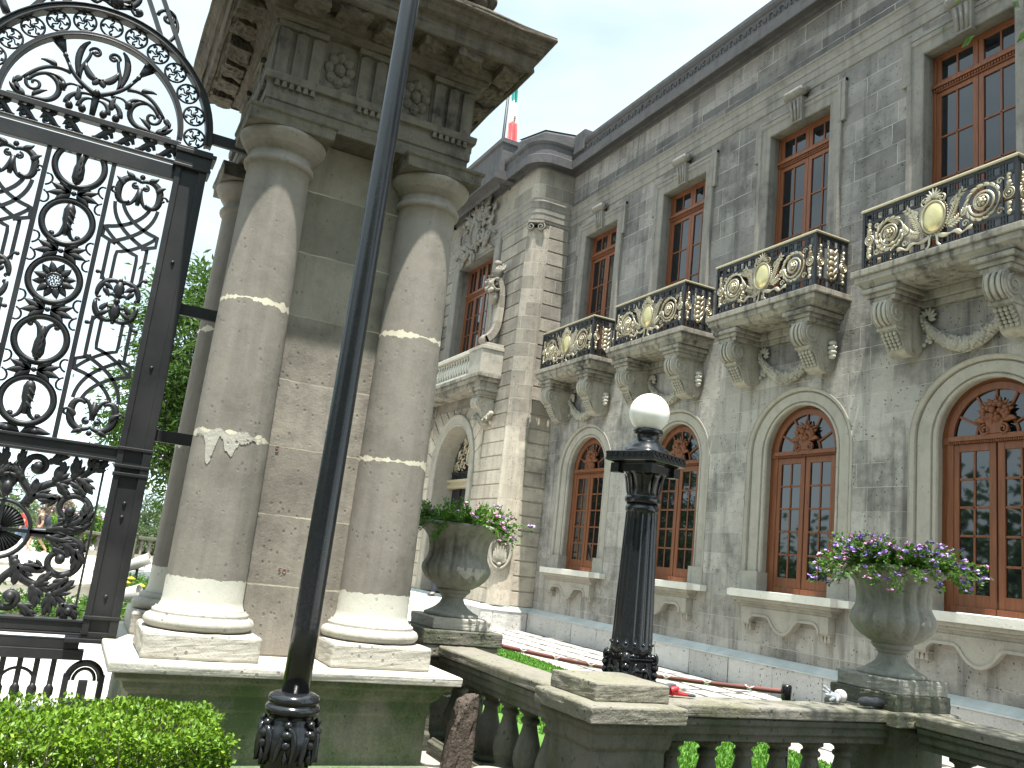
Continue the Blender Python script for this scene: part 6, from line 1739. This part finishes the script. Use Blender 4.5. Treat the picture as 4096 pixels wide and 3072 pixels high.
m_glove = paint('grey_glove_fabric', (.40, .41, .43), .85, 0, .2, .2, 60)
m_gcuff = paint('lilac_grey_cuff', (.55, .50, .51), .85, 0, .12, .2, 70)
m_gdark = paint('charcoal_rubber', (.045, .047, .055), .7, 0, .25, .15, 50)
m_gred = paint('red_rubber', (.55, .02, .025), .5, 0, .15, .1, 40)
gx, gy, gz_ = -4.80, 5.20, .872
t = thing('work_gloves', (gx, gy, gz_), 'bunched pair of light grey work gloves on the rail beside the right urn', 'gloves')
J = [((0, .02, .035), (.035, .028)), ((0, -.03, .04), (.036, .026)), ((.03, -.07, .03), .012), ((.045, -.115, .020), .011), ((.005, -.075, .05), .012), ((.01, -.125, .055), .011), ((-.02, -.07, .06), .012), ((-.025, -.12, .085), .011), ((-.03, -.05, .075), .012), ((-.035, -.10, .11), .011), ((.04, -.03, .03), .012), ((.06, -.06, .016), .010)]
skinmesh('glove', J, [(0, 1), (1, 2), (2, 3), (1, 4), (4, 5), (1, 6), (6, 7), (1, 8), (8, 9), (1, 10), (10, 11)], m_glove, t)
skinmesh('cuff', [((0, .00, .045), (.045, .045)), ((.0, .035, .05), (.055, .052)), ((.0, .075, .045), (.048, .045))], [(0, 1), (1, 2)], m_gcuff, t)
t = thing('cloth_roll', (-4.66, 5.38, .865), 'thick dark roll of cloth lying against the base of the right urn', 'cloth roll')
skinmesh('roll', [((0, -.11, .04), (.035, .03)), ((0, -.04, .045), (.045, .036)), ((.01, .06, .046), (.05, .038)), ((.015, .15, .035), (.042, .03)), ((.02, .21, .025), (.03, .02))], [(0, 1), (1, 2), (2, 3), (3, 4)], m_gdark, t)
t = thing('red_glove', (-4.78, 3.73, .868), 'red and charcoal rubber work glove dropped beside the worn stone block', 'glove')
skinmesh('palm', [((0, -.07, .03), (.03, .022)), ((0, -.02, .028), (.036, .02)), ((0, .04, .02), (.034, .014)), ((.01, .10, .016), (.022, .012)), ((.025, -.045, .05), (.02, .018)), ((.03, -.0, .06), .015)], [(0, 1), (1, 2), (2, 3), (0, 4), (4, 5)], m_gred, t)
skinmesh('back', [((-.02, -.085, .045), (.032, .03)), ((-.025, -.03, .062), (.02, .022)), ((-.02, .015, .06), (.016, .018))], [(0, 1), (1, 2)], m_gdark, t)
skinmesh('finger', [((.015, .075, .018), (.024, .012)), ((.02, .115, .016), (.026, .012)), ((.02, .145, .014), (.016, .010))], [(0, 1), (1, 2)], m_gdark, t)
hp = Vector((-5.15, 5.42, 0))
t = thing('garden_hose', tuple(hp), 'black garden hose looping up from the lawn behind the balustrade', 'hose')
q = MB(); q.tube([hp + Vector((-.3 - .04 * k, .2 + .05 * k, .03)) for k in range(9, 0, -1)] + [hp + Vector((-.25 + .20 * math.sin(a), .02 + .12 * math.cos(a), .03 + .24 * math.sin(a) + .02)) for a in [PI * k / 10 for k in range(11)]] + [hp + Vector((-.1 + .05 * k, -.10 - .03 * k, .03)) for k in range(1, 7)], .012, 8)
q.build('pipe', m_gdark, t)
t = thing('leaning_stone', (-5.98, 2.80, 0), 'rough brown stone slab leaning between the pier pedestal and the balustrade', 'stone')
q = MB(); x0, x1 = -6.06, -5.93
q.add([(x0, 2.66, .0), (x1, 2.66, .0), (x1, 2.87, .0), (x0, 2.87, .0), (x0, 2.74, .60), (x1, 2.75, .58), (x1, 2.865, .65), (x0, 2.865, .65), (x1, 2.69, .40), (x0, 2.69, .40)],
      [(0, 1, 8, 9), (9, 8, 5, 4), (1, 2, 6, 5, 8), (2, 3, 7, 6), (3, 0, 9, 4, 7), (4, 5, 6, 7), (3, 2, 1, 0)], False)
q.build('slab', m_brown, t, bevel=.015, rough=.035)
t = thing('broken_pot', (-5.55, 2.86, 0), 'broken pale clay pot on the ground at the foot of the balustrade', 'pot')
q = MB(); q.lathe([(.07, 0), (.10, .12), (.115, .19), (.13, .20), (.13, .225), (.112, .228), (.10, .20), (.06, .03)], (-5.55, 2.83, 0), 22, cap=False); q.build('body', m_lowtrim, t)
